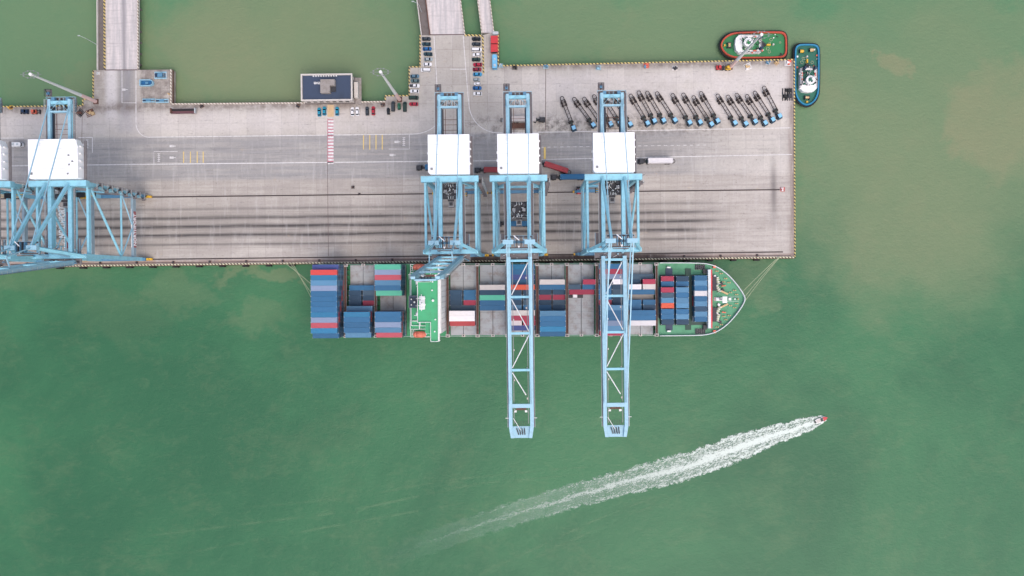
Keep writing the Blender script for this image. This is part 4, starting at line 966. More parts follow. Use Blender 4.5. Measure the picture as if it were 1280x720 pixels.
# ------------------------------------------------------------------ cars
CAR = {'white': (226, 224, 226), 'silver': (172, 182, 186), 'dark grey': (62, 68, 74), 'black': (34, 36, 40), 'dark teal': (42, 72, 80), 'blue': (28, 104, 168), 'light blue': (66, 160, 208), 'turquoise': (40, 150, 182),
       'dark green': (34, 62, 54), 'crimson': (188, 34, 62), 'dark crimson': (150, 34, 54), 'grey green': (98, 122, 124), 'red': (186, 40, 56), 'steel blue': (96, 130, 150), 'green': (44, 110, 84)}
def car_proto(c, kind):
    L, Wd = {'car': (4.4, 1.75), 'van': (5.0, 1.9), 'pickup': (5.2, 1.85), 'small': (3.4, 1.5)}[kind]
    pm = mat('car_paint_' + c.replace(' ', '_'), srgb(*CAR[c], .95 if c == 'white' else .75), .28, 0, .06)
    root = empty('parked_car', (0, 0, 0))
    h = L / 2; w = Wd / 2
    b = MB(); b.prism([(-h, -w + .25), (-h + .2, -w), (h - .5, -w), (h, -w + .45), (h, w - .45), (h - .5, w), (-h + .2, w), (-h, w - .25)], .28, .78, pm)
    b.hexa([(-h + .05, -w + .1, .78), (h - .1, -w + .25, .78), (h - .1, w - .25, .78), (-h + .05, w - .1, .78)], [(-h + .15, -w + .16, .95), (h - .75, -w + .2, .97), (h - .75, w - .2, .97), (-h + .15, w - .16, .95)], pm)
    b.build('body', None, root)
    a0, a1, t0, t1, zt = {'car': (-h + .35, h - 1.15, -h + 1.0, h - 1.95, 1.45), 'van': (-h + .1, h - .8, -h + .3, h - 1.4, 1.8), 'pickup': (-h + 2.0, h - 1.3, -h + 2.25, h - 1.9, 1.65), 'small': (-h + .15, h - .9, -h + .5, h - 1.35, 1.45)}[kind]
    MB().hexa([(a0, -w + .16, .96), (a1, -w + .18, .96), (a1, w - .18, .96), (a0, w - .16, .96)], [(t0, -w + .34, zt - .05), (t1, -w + .34, zt - .05), (t1, w - .34, zt - .05), (t0, w - .34, zt - .05)], glass).build('window', None, root)
    MB().box(t0 - .08, t1 + .08, -w + .3, w - .3, zt - .048, zt, pm, tx=.08, ty=.06).build('roof', None, root)
    if kind == 'pickup': MB().box(-h + .2, -h + 1.9, -w + .2, w - .2, .96, 1.0, dark_steel).build('load_bed', None, root)
    wm = MB().tube((0, -.11, 0), (0, .11, 0), .32, black_rubber, 12).mesh('wheel')
    for sx in (-1, 1):
        for sy in (-1, 1):
            o = bpy.data.objects.new('wheel', wm); col.objects.link(o); o.parent = root; o.location = (sx * L * .31, sy * (w - .1), .32)
    for sy in (-1, 1):
        MB().box(h - .12, h + .01, sy * (w - .42) - .16, sy * (w - .42) + .16, .55, .7, light_steel).build('headlight', None, root)
        MB().box(h - 1.7, h - 1.5, sy * (w + .02) - .1, sy * (w + .02) + .1, .95, 1.1, pm).build('mirror', None, root)
    return root
CP = {}
def car(c, kind, px, py, rz, label, group):
    k = (c, kind)
    if k not in CP: o = car_proto(c, kind); CP[k] = tree_of(o)
    else: o = copy_tree(CP[k])
    p = P(px, py, .8); o.location = (p.x, p.y, .0); o.rotation_euler = (0, 0, rz)
    return tag(o, label, 'car', group)
g1 = 'cars parked west of the middle bridge'
def rowcars(lst, where, group, frm):
    for i, (c, kind, x, y, a) in enumerate(lst):
        car(c, kind, x, y, R(a + random.uniform(-2, 2)), '%s %s, %s from %s in the %s' % (c, {'car': 'car', 'van': 'van', 'pickup': 'pickup', 'small': 'small vehicle'}[kind], ORD[i + 1], frm, where), group)
rowcars([('dark grey', 'car', 533, 48.5, 0), ('dark teal', 'car', 533, 55, 180), ('blue', 'car', 534, 61, 0), ('dark teal', 'car', 535, 67.5, 180), ('silver', 'car', 535.5, 74, 0), ('white', 'car', 534.3, 80.5, 0), ('white', 'van', 532.3, 87.5, 180)],
        'car column left of the bridge mouth', g1, 'the bridge')
rowcars([('steel blue', 'car', 518.5, 95.3, 0), ('grey green', 'car', 518.7, 101, 180), ('white', 'pickup', 518, 107.2, 0), ('white', 'car', 518, 114, 180), ('dark green', 'van', 517, 122, 0), ('crimson', 'car', 517, 130, 180)],
        'car column beside the stepped kerb', g1, 'the top')
rowcars([('turquoise', 'car', 399, 140, 90), ('turquoise', 'car', 405.4, 138.7, 90), ('turquoise', 'car', 421.3, 139, 90), ('white', 'car', 440.6, 139.5, 90), ('white', 'car', 446.6, 139.2, 90), ('dark grey', 'car', 459, 138.8, 90), ('red', 'car', 466.6, 138.4, 90),
         ('black', 'small', 485.4, 139, 90), ('dark grey', 'van', 491.4, 133, 90), ('green', 'small', 498.8, 133, 90), ('dark green', 'van', 506, 133.4, 90)], 'car row below the flat roofed office', 'cars parked by the dark roofed office', 'the west')
rowcars([('black', 'car', 595.3, 48.6, 180), ('dark grey', 'car', 595.3, 55, 180), ('white', 'van', 596, 62, 0), ('white', 'car', 596.3, 68.2, 180), ('dark green', 'car', 595.3, 74.3, 0), ('crimson', 'car', 597, 80.7, 180), ('dark crimson', 'car', 596.5, 86.6, 0),
         ('light blue', 'car', 597, 92.8, 0), ('silver', 'small', 596, 99.6, 0), ('white', 'small', 596.6, 104.7, 180), ('blue', 'car', 596.6, 110, 0), ('white', 'car', 597, 117, 180)], 'car column east of the middle bridge', 'cars parked east of the middle bridge', 'the top')

# ------------------------------------------------------------------ terminal tractors with skeletal trailers
tr_dark = mat('chassis_brown', srgb(46, 34, 33), .7, 0, .4, 1.0)
cab_blue = mat('cab_blue', srgb(28, 62, 84), .45, 0, .3); cab_roof = mat('cab_roof_pale', srgb(130, 186, 220), .4, 0, .2)
wheel_me = MB().tube((0, -.45, 0), (0, .45, 0), .52, black_rubber, 14).mesh('wheel')
def wheels(root, xs, yy):
    for x in xs:
        for sy in (-1, 1):
            o = bpy.data.objects.new('wheel', wheel_me); col.objects.link(o); o.parent = root; o.location = (x, sy * yy, .52)
def tractor_proto(load=None, roofm=None, cabm=None):
    """heading +x; cab centre near x=0, trailer runs to x=-16"""
    root = empty('terminal_truck', (0, 0, 0)); roofm = roofm or cab_roof; cabm = cabm or cab_blue
    MB().box(-3.6, 1.4, -.55, .55, .6, 1.05, dark_steel).build('tractor_frame', None, root)
    c = MB(); c.box(-.9, 1.5, -1.15, 1.15, .7, 2.0, cabm); c.box(-.85, 1.35, -1.05, 1.05, 2.0, 2.75, glass, tx=.12, ty=.08); c.box(1.5, 1.9, -1.25, 1.25, .6, 1.2, cabm)
    c.box(-1.5, -.95, -1.1, -.5, .9, 2.6, dark_steel); c = c.build('cab', None, root)
    MB().box(-.78, 1.22, -.92, .92, 2.751, 2.9, roofm, tx=.08, ty=.08).build('roof', None, c)
    MB().box(-3.9, -2.3, -.9, .9, 1.06, 1.3, mat('fifth_wheel_green', srgb(42, 62, 58), .6)).build('fifth_wheel', None, root)
    t = MB()
    for sy in (-1, 1): t.box(-15.0, -2.4, sy * .78 - .17, sy * .78 + .17, 1.32, 1.62, tr_dark)
    for k in range(6): t.box(-14 + k * 2.2, -13.85 + k * 2.2, -.6, .6, 1.35, 1.55, tr_dark)
    for xx in (-3.2, -14.6): t.box(xx - .14, xx + .14, -1.2, 1.2, 1.4, 1.66, tr_dark)
    # flared guide frame at the tail
    t.path([(-14.7, -.8, 1.5), (-15.5, -.95, 1.5), (-16.3, -.75, 1.5), (-16.6, 0, 1.5), (-16.3, .75, 1.5), (-15.5, .95, 1.5), (-14.7, .8, 1.5)], .17, tr_dark, 6)
    for xx in (-12.1, -13.5): t.tube((xx, -1.1, .52), (xx, 1.1, .52), .1, tr_dark, 6)
    t.build('trailer_frame', None, root)
    m2 = MB(); 
    for sy in (-1, 1): m2.box(-14.3, -12.9, sy * .95 - .42, sy * .95 + .42, 1.1, 1.2, tr_dark); m2.box(-12.75, -11.4, sy * .95 - .42, sy * .95 + .42, 1.1, 1.2, tr_dark)
    m2.build('mudguard', None, root)
    wheels(root, (-12.1, -13.55), .95); wheels(root, (.7, -3.1), .85)
    return root
tp = tractor_proto(); TT = None
TR = [((702, 121.4), (717, 158.8)), ((717, 122.7), (741.4, 155)), ((729.6, 122.7), (753.5, 155)), ((742.4, 120), (763.2, 153.7)), ((753, 120), (774.8, 152.8)), ((766, 120.4), (787.8, 154)), ((788.2, 119.2), (809.4, 152.8)),
      ((798.2, 115), (818, 149.8)), ((808.5, 115), (829.6, 149.4)), ((821, 116.2), (843.8, 149)), ((840.4, 118.3), (862.2, 152)), ((853.7, 117.5), (875.3, 151.5)), ((866.2, 120.5), (889.5, 154)), ((876.1, 116.2), (897.2, 149.8)),
      ((896.8, 119), (918.9, 152.4)), ((909.4, 119.9), (932.5, 153.3)), ((919.4, 116.3), (944.2, 150.6)), ((932.9, 119), (956.8, 152.4)), ((943.3, 115.4), (966.3, 148.3)), ((954.6, 108.6), (974.9, 143.8))]
TT = tree_of(tp)
for i, (a, b) in enumerate(TR):
    o = tp if i == 0 else copy_tree(TT)
    pa, pb = P(*a, 1.5), P(*b, 2.8); d = pb - pa
    o.location = (pb.x, pb.y, 0); o.rotation_euler = (0, 0, math.atan2(d.y, d.x))
    tag(o, 'parked blue terminal tractor with empty skeletal trailer, %s from the west in the slanted row' % ORD[i + 1], 'terminal tractor', 'terminal tractors parked in a slanted row')
# loaded trucks
def loaded(px, py, ang, L, c, label, clab, cabm=None, cab_first=True):
    """container centred at the photographed spot; cab ahead along ang"""
    root = tractor_proto(None, dark_steel if cabm is None else None, cabm or dark_steel)
    p = P(px, py, 4.2); a = R(ang)
    root.location = (p.x + math.cos(a) * 8.9, p.y + math.sin(a) * 8.9, 0); root.rotation_euler = (0, 0, a)
    tag(root, label, 'truck', 'container trucks on the quay')
    if c: container(L, c, (p.x, p.y, 1.67), a, clab, 'containers on truck trailers')
loaded(546.5, 208.3, 180, 12.19, 'blue', 'truck with a blue box, half hidden below the machinery house over the bridge', 'blue container on the truck under the machinery house left of the red one')
loaded(620, 211.8, 179, 12.19, 'dark red', 'truck with red box and dark cab between two white machinery houses', 'dark red container on the truck between two machinery houses')
loaded(695.5, 208.8, 161, 12.19, 'dark red', 'truck turning at a slant with a dark red box', 'dark red container on the slanted truck right of a machinery house')
loaded(715.8, 220.6, 180, 12.19, 'blue', 'truck with long blue box below the slanted red one', 'blue container on the truck below the slanted red one')
loaded(825.8, 200.4, 180, 12.19, 'white', 'truck with white box east of the easternmost machinery house', 'white container on the truck east of all machinery houses')
loaded(647, 279.5, 180, 12.19, 'blue', 'truck with blue box standing between the legs of a crane over the tyre tracks', 'blue container on the truck between the crane legs')
loaded(654.5, 148.2, 0, 12.19, 'cream', 'truck with cream box behind a machinery house near the top of the quay', 'cream container on the truck behind the machinery houses')

# ------------------------------------------------------------------ vehicles and loose gear
def veh_bus(px, py, ang, L, Wd, hgt, m, name, label, cat):
    root = empty(name, (0, 0, 0), 0, label, cat); p = P(px, py, hgt); root.location = (p.x, p.y, 0); root.rotation_euler = (0, 0, R(ang))
    h, w = L / 2, Wd / 2
    MB().prism([(-h, -w + .2), (-h + .3, -w), (h - .6, -w), (h, -w + .5), (h, w - .5), (h - .6, w), (-h + .3, w), (-h, w - .2)], .45, hgt - .8, m).prism([(-h + .12, -w + .28), (-h + .4, -w + .12), (h - .7, -w + .12), (h - .2, -w + .5), (h - .2, w - .5), (h - .7, w - .12), (-h + .4, w - .12), (-h + .12, w - .28)], hgt - .15, hgt, m).build('body', None, root)
    MB().prism([(-h + .05, -w + .22), (h - .6, -w + .08), (h - .06, -w + .5), (h - .06, w - .5), (h - .6, w - .08), (-h + .05, w - .22)], hgt - .799, hgt - .151, glass).build('window', None, root)
    MB().box(-h + 1, -h + 2.2, -.5, .5, hgt + .001, hgt + .2, light_steel).box(.5, 1.5, -.4, .4, hgt + .001, hgt + .15, light_steel).build('roof_hatch', None, root)
    for sx in (-.3, .3):
        for sy in (-1, 1): MB().tube((sx * L, sy * (w - .12) - .14, .45), (sx * L, sy * (w - .12) + .14, .45), .45, black_rubber, 12).build('wheel', None, root)
    return root
veh_bus(618.3, 76.5, 90, 7.2, 2.5, 2.9, mat('bus_blue', srgb(110, 178, 216), .35), 'parked_minibus', 'light blue minibus parked below the red boxes at the quay corner', 'minibus')
veh_bus(19, 180.3, 0, 5.6, 2.2, 2.6, white_paint, 'parked_van', 'white van on the lane beside the western machinery house', 'van')
# two short red boxes
for k, (y, l) in enumerate(((49.3, 'upper red ten-foot box above the minibus'), (60, 'lower red ten-foot box above the minibus'))):
    p = P(617.8, y, 2.6); r0 = empty('storage_box', (p.x, p.y, 0), R(90), l, 'storage box', 'red storage boxes by the narrow bridge')
    MB().box(-1.9, 1.9, -1.75, 1.75, .1, 2.55, red_paint).build('body', None, r0); b = MB()
    for q in range(8): b.box(-1.75 + q * .48, -1.6 + q * .48, -1.6, 1.6, 2.55, 2.6, red_paint)
    b.build('roof', None, r0); MB().box(-1.94, -1.9, -1.4, 1.4, .2, 2.4, dark_steel).build('door', None, r0)
p = P(619.5, 41.5, 1); r0 = empty('supply_cabinet', (p.x, p.y, 0), 0, 'small pale blue cabinet above the red boxes', 'cabinet'); MB().box(-1.3, 1.3, -.6, .6, 0, 1.4, crane_pale).build('body', None, r0); MB().box(-1.4, 1.4, -.7, .7, 1.4, 1.5, light_steel).build('lid', None, r0)
# spreader frames and flat racks on the corner platform
def spreader_frame(px, py, L, Wd, ang, label, fill=None):
    p = P(px, py, .8); r0 = empty('spreader_frame', (p.x, p.y, 0), R(ang), label, 'spreader frame', 'blue spreader frames laid down at the west corner'); h, w = L / 2, Wd / 2
    b = MB()
    for sy in (-1, 1): b.box(-h, h, sy * w - .22, sy * w + .22, .25, .9, crane_pale)
    b.build('beam', None, r0); b = MB()
    for k in range(7): x = -h + .3 + k * (L - .6) / 6; b.box(x - .12, x + .12, -w + .22, w - .22, .35, .8, crane_deep)
    b.build('cross_bar', None, r0); b = MB(); b.box(-1.2, 1.2, -w * .6, w * .6, .8, 1.4, crane_deep); b.box(-h + .2, -h + 1.6, -w * .5, w * .5, .3, 1.1, fun_navy); b.build('head_block', None, r0)
    for sx in (-1, 1): MB().box(sx * h - .3, sx * h + .3, -w - .3, w + .3, .1, .6, light_steel).build('end_beam', None, r0)
spreader_frame(200.5, 94, 5.8, 3.0, 0, 'double blue spreader frame at the top of the corner platform')
spreader_frame(186, 125.6, 6.2, 1.4, 0, 'narrow pale blue spreader frame, western of the two on the platform foot')
spreader_frame(202.6, 126, 6.2, 1.4, 0, 'narrow pale blue spreader frame, eastern of the two on the platform foot')
p = P(183, 103.6, 1); r0 = empty('open_skip', (p.x, p.y, 0), 0, 'open blue skip with pointed pale end on the corner platform', 'skip')
b = MB(); 
for a_, b_ in (((-3.1, -1.4), (2.2, -1.4)), ((2.2, -1.4), (3.2, -.7)), ((3.2, -.7), (3.2, .7)), ((3.2, .7), (2.2, 1.4)), ((2.2, 1.4), (-3.1, 1.4)), ((-3.1, 1.4), (-3.1, -1.4))): b.beam((*a_, .8), (*b_, .8), .35, 1.5, crane_pale)
b.build('side_wall', None, r0); MB().box(-2.9, 2.2, -1.25, 1.25, .1, .4, mat('skip_blue', srgb(28, 92, 140), .5)).build('floor_plate', None, r0); MB().box(-.6, .8, -.6, .6, .4, 1.0, crane_deep).build('load', None, r0)
p = P(230, 139, 1); r0 = empty('flat_rack', (p.x, p.y, 0), 0, 'dark red flat rack trailer standing below the corner platform', 'flat rack')
MB().box(-6.1, 6.1, -1.2, 1.2, .8, 1.1, mat('rack_maroon', srgb(96, 62, 68), .7, 0, .5)).build('bed', None, r0); MB().box(-5.8, 5.4, .1, .9, 1.1, 1.5, black_rubber).build('load', None, r0)
for sx in (-1, 1): MB().box(sx * 6 - .2, sx * 6 + .2, -1.25, 1.25, 1.1, 2.6, light_steel if sx > 0 else rust).build('end_wall', None, r0)
for x in (-4, -2.8, 4): MB().tube((x, -1.1, .45), (x, 1.1, .45), .44, black_rubber, 12).build('wheel', None, r0)
# forklift and wheel loader by the west edge
def machine(px, py, ang, m, label, cat, name, arm=2.0):
    p = P(px, py, 1); r0 = empty(name, (p.x, p.y, 0), R(ang), label, cat)
    MB().box(-1.6, 1.1, -1.0, 1.0, .5, 1.5, m, tx=.15, ty=.1).build('body', None, r0); MB().box(-.6, .7, -.75, .75, 1.5, 2.6, glass, tx=.1, ty=.1).build('cab', None, r0); MB().box(-.55, .65, -.7, .7, 2.6, 2.7, m).build('roof', None, r0)
    a = MB(); a.beam((1.0, -.5, 1.0), (1 + arm, -.5, .5), .2, .3, dark_steel); a.beam((1.0, .5, 1.0), (1 + arm, .5, .5), .2, .3, dark_steel); a.box(.9 + arm, 1.3 + arm, -1.1, 1.1, .1, .9, dark_steel); a.build('lift_arm', None, r0)
    for x in (-1.1, .7):
        for sy in (-1, 1): MB().tube((x, sy * .95 - .18, .5), (x, sy * .95 + .18, .5), .5, black_rubber, 12).build('wheel', None, r0)
machine(43, 139.6, 0, orange_paint, 'orange wheel loader by the west edge of the quay', 'loader', 'wheel_loader', 1.4)
machine(31, 139.4, 180, fun_navy, 'dark blue forklift next to the orange loader', 'forklift', 'forklift', 1.0)
machine(899, 84.5, 0, red_paint, 'small red forklift beside the yellow lorry at the top edge', 'forklift', 'forklift', 1.2)
machine(909.5, 85, 180, yellow_paint, 'yellow lorry-mounted lift at the foot of the eastern light mast', 'lift truck', 'lift_truck', 1.4)
machine(723.5, 238.6, 90, red_paint, 'small red vehicle west of the easternmost crane legs', 'forklift', 'forklift', .8)
# scrap, pallets and pumps along the top edge
def pallet(px, py, m1, m2, label, cat, name, s=1.0, ang=0):
    p = P(px, py, .4); r0 = empty(name, (p.x, p.y, 0), R(ang), label, cat)
    b = MB()
    for k in range(5): b.box(-1.2 * s, 1.2 * s, (-1 + k * .45) * s, (-.8 + k * .45) * s, .1, .22, m1)
    b.build('base', None, r0); b = MB()
    rnd = random.Random(int(px * 7 + py))
    for k in range(6):
        x, y, q = rnd.uniform(-.9, .9) * s, rnd.uniform(-.7, .7) * s, rnd.uniform(.2, .45) * s
        b.box(x - q, x + q, y - q, y + q, .23, .23 + rnd.uniform(.3, 1.0), rnd.choice([m1, m2, m2]), tx=.05, ty=.05)
    b.build('load', None, r0)
for a in [(935, 83, white_paint, tan, 'pinkish white pump set on the quay near the red tug', 'pump', 'pump_set', 1.5, 20), (985, 78.5, white_paint, orange_paint, 'pale crates at the north east corner of the quay', 'crate', 'crate_pallet', 1.4, 0),
          (971, 78.5, tan, dark_steel, 'round rusty gear on the edge between the two tugs', 'gear', 'scrap_heap', 1.0, 40), (960, 78, light_steel, crane_deep, 'grey blue tray on the quay edge by the red tug', 'tray', 'crate_pallet', 1.0, 0),
          (984.5, 118, dark_steel, black_rubber, 'stack of dark tyres and frames on the east apron', 'tyre heap', 'scrap_heap', 2.6, 90), (843.5, 85, white_paint, dark_steel, 'white reel on the top edge above the tractors', 'reel', 'cable_reel', 1.1, 0),
          (808, 82, orange_paint, crane_deep, 'orange and blue gear on the top edge above the crane girders', 'gear', 'scrap_heap', 1.2, 0), (748, 84.5, crane_pale, grey_steel, 'pale blue crate on the top edge, east of the joint line', 'crate', 'crate_pallet', 1.1, 0),
          (682.3, 82.8, crane_pale, crane_deep, 'blue box on the top edge at the joint line', 'crate', 'crate_pallet', 1.1, 0), (626, 82, crane_pale, light_steel, 'pale blue box at the inner quay corner beside the minibus', 'crate', 'crate_pallet', 1.0, 0),
          (252, 132.5, rust, dark_steel, 'rusty mooring gear on the top edge, western of three', 'gear', 'scrap_heap', .9, 30), (372.5, 131.8, rust, dark_steel, 'rusty mooring gear left of the flat roofed office', 'gear', 'scrap_heap', .9, 60),
          (478.5, 131, rust, dark_steel, 'rusty mooring gear near the middle light mast', 'gear', 'scrap_heap', .9, 10), (13, 134, yellow_paint, rust, 'yellow gear on the western top edge', 'gear', 'scrap_heap', .9, 10),
          (100, 141, dark_steel, rust, 'black machine parts right of the western crane girders', 'gear', 'scrap_heap', 1.5, 50), (112, 141, rust, tan, 'rusty scrap at the foot of the western light mast', 'gear', 'scrap_heap', 1.7, 20),
          (628.3, 150, dark_steel, grey_steel, 'dark round drum west of the cream container truck', 'drum', 'cable_reel', 1.0, 0), (643.5, 84, dark_steel, black_rubber, 'dark frames on the top edge east of the minibus', 'gear', 'scrap_heap', 1.1, 0),
          (978.5, 236.6, red_paint, white_paint, 'red and white rail stop at the east end of the landside rail', 'rail stop', 'rail_stop', 1.0, 0), (122.5, 91.5, white_paint, light_steel, 'small white cabinet at the foot of the west bridge walkway', 'cabinet', 'supply_cabinet', .7, 0),
          (211, 117.6, white_paint, tan, 'small white post box at the east side of the corner platform', 'box', 'supply_cabinet', .6, 0), (441, 234, dark_steel, rust, 'dark scrap lying on the apron beyond the crossing', 'gear', 'scrap_heap', .7, 0),
          (449, 242.5, dark_steel, rust, 'small dark scrap just above the landside rail', 'gear', 'scrap_heap', .5, 0)]:
    pallet(*a)
# bundled pipes beside the second truck
p = P(647, 157.5, 1); r0 = empty('pipe_bundle', (p.x, p.y, 0), 0, 'brown rack of pipes below the cream container truck', 'pipe rack')
b = MB(); [b.tube((-5.5, -1.0 + k * .4, .5), (4.5, -1.0 + k * .4, .5), .18, rust, 8) for k in range(7)]; b.build('pipe', None, r0); MB().box(-4, -3.8, -1.4, 1.8, .05, .32, dark_steel).box(3, 3.2, -1.4, 1.8, .05, .32, dark_steel).build('rack', None, r0)

# ------------------------------------------------------------------ light masts
def mast(px, py, h, label):
    p = P(px, py); r0 = empty('light_mast', (p.x, p.y, 0), 0, label, 'light mast', 'high light masts along the landward edge')
    MB().tube((0, 0, .6), (0, 0, 12), .95, mat('mast_pink', srgb(214, 182, 176), .6), 14, .82).tube((0, 0, 12), (0, 0, h), .82, mat('mast_pale', srgb(206, 208, 206), .5, 0, .15), 14, .38).build('pole', None, r0)
    MB().box(-1.3, 1.3, -1.3, 1.3, .005, .6, rust, tx=.2, ty=.2).build('base', None, r0)
    hd = MB(); hd.tube((0, 0, h - .8), (0, 0, h + .4), .7, white_paint, 12)
    pr = [(3.4 * math.cos(t), 1.6 * math.sin(t), h) for t in [math.pi * 2 * i / 16 for i in range(17)]]; hd.path(pr, .07, grey_steel)
    hd.beam((-4.6, 0, h), (4.6, 0, h), .14, .14, grey_steel); hd.beam((0, -1.6, h), (0, 1.6, h), .14, .14, grey_steel)
    hd = hd.build('lamp_ring', None, r0)
    for i in range(8):
        t = math.pi * 2 * (i + .5) / 8; x, y = 3.4 * math.cos(t), 1.6 * math.sin(t)
        MB().box(x - .3, x + .3, y - .2, y + .2, h - .35, h + .1, grey_steel).build('floodlight', None, hd)
mast(120, 127, 45, 'tall pale light mast by the foot of the west bridge'); mast(499.5, 124.5, 45, 'tall pale light mast near the stepped kerb and parked cars'); mast(912.5, 84, 45, 'tall pale light mast whose head hangs over the red tug')
def street_lamp(px, py, lab):
    p = P(px, py); r0 = empty('street_lamp', (p.x, p.y, 0), 0, lab, 'street lamp', 'street lamps on the bridge walkways')
    MB().tube((0, 0, -.1), (0, 0, 10), .16, light_steel, 8, .1).build('pole', None, r0); MB().beam((0, 0, 10), (-2.4, 1.0, 10.6), .14, .14, light_steel).build('arm', None, r0); MB().box(-3.2, -2.2, .8, 1.2, 10.5, 10.7, light_steel).build('lamp_head', None, r0)
street_lamp(122.6, 56.5, 'thin street lamp on the west bridge walkway'); street_lamp(527, 15, 'thin street lamp on the middle bridge walkway')

# ------------------------------------------------------------------ office building
p0 = P(377, 126, 6); p1 = P(440, 92.5, 6)
off_ = empty('office_building', ((p0.x + p1.x) / 2, (p0.y + p1.y) / 2, 0), 0, 'flat roofed office on stilts over the water with dark roof and pale parapet', 'building')
w, d = (p1.x - p0.x) / 2, (p1.y - p0.y) / 2
b = MB(); b.box(-w + .3, w - .3, -d + .3, d - .3, .4, 5.4, concrete_pale); b.build('wall', None, off_)
for k in range(7): MB().box(-w + 1.5 + k * 3.2, -w + 3.3 + k * 3.2, -d + .24, -d + .3, 1.6, 3.2, glass).build('window', None, off_)
MB().box(w - .3, w - .24, -d + 2, d - 2, 1.6, 3.0, glass).build('window', None, off_)
rf = MB().box(-w, w, -d, d, 5.4, 5.7, roof_slate).build('roof', None, off_)
b = MB()
for (x0, x1, y0, y1) in ((-w - .2, w + .2, -d - .2, -d + .5), (-w - .2, w + .2, d - .5, d + .2), (-w - .2, -w + .5, -d + .5, d - .5), (w - .5, w + .2, -d + .5, d - .5)): b.box(x0, x1, y0, y1, 5.6, 6.5, concrete_pale)
b.build('parapet', None, rf)
b = MB(); b.prism([(-2.6, -3.2), (2.0, -3.2), (2.0, .4), (4.4, .4), (4.4, 3.4), (-2.6, 3.4)], 5.71, 8.0, roof_grey); b.build('stair_house', None, rf)
b = MB(); b.box(2.1, 4.4, -2.2, .3, 5.71, 6.2, dark_steel); b.build('skylight', None, rf)
b = MB()
for (x, y) in ((-5.6, 2.2), (-3.9, 2.2)): b.box(x - .7, x + .7, y - .5, y + .5, 5.71, 6.6, white_paint, tx=.15, ty=.1); b.tube((x, y, 6.6), (x, y, 6.65), .35, grey_steel, 10)
b.build('air_conditioner', None, rf)
b = MB()
for k in range(10): MB().box(-6.8 + k * 1.25, -6.2 + k * 1.25, d - 1.1, d - .6, 5.71, 6.3, white_paint).build('roof_vent', None, rf)
b = MB(); b.box(w + .2, w + 3.2, -d - .6, d - .2, .0, .5, roof_grey); b.box(w + .25, w + 2.2, -d + 2, d - 3.2, .5, 3.4, concrete_pale); b.build('side_porch', None, off_)
b = MB()
for k in range(6):
    for y in (-d + 1, 0, d - 1): b.tube((-w + 1 + k * (2 * w - 2) / 5, y, -7), (-w + 1 + k * (2 * w - 2) / 5, y, .0), .45, dark_conc, 10)
b.box(-w - .2, w + .2, -d - .2, d + .2, -.6, .4, dark_conc); b.build('pile', None, off_)

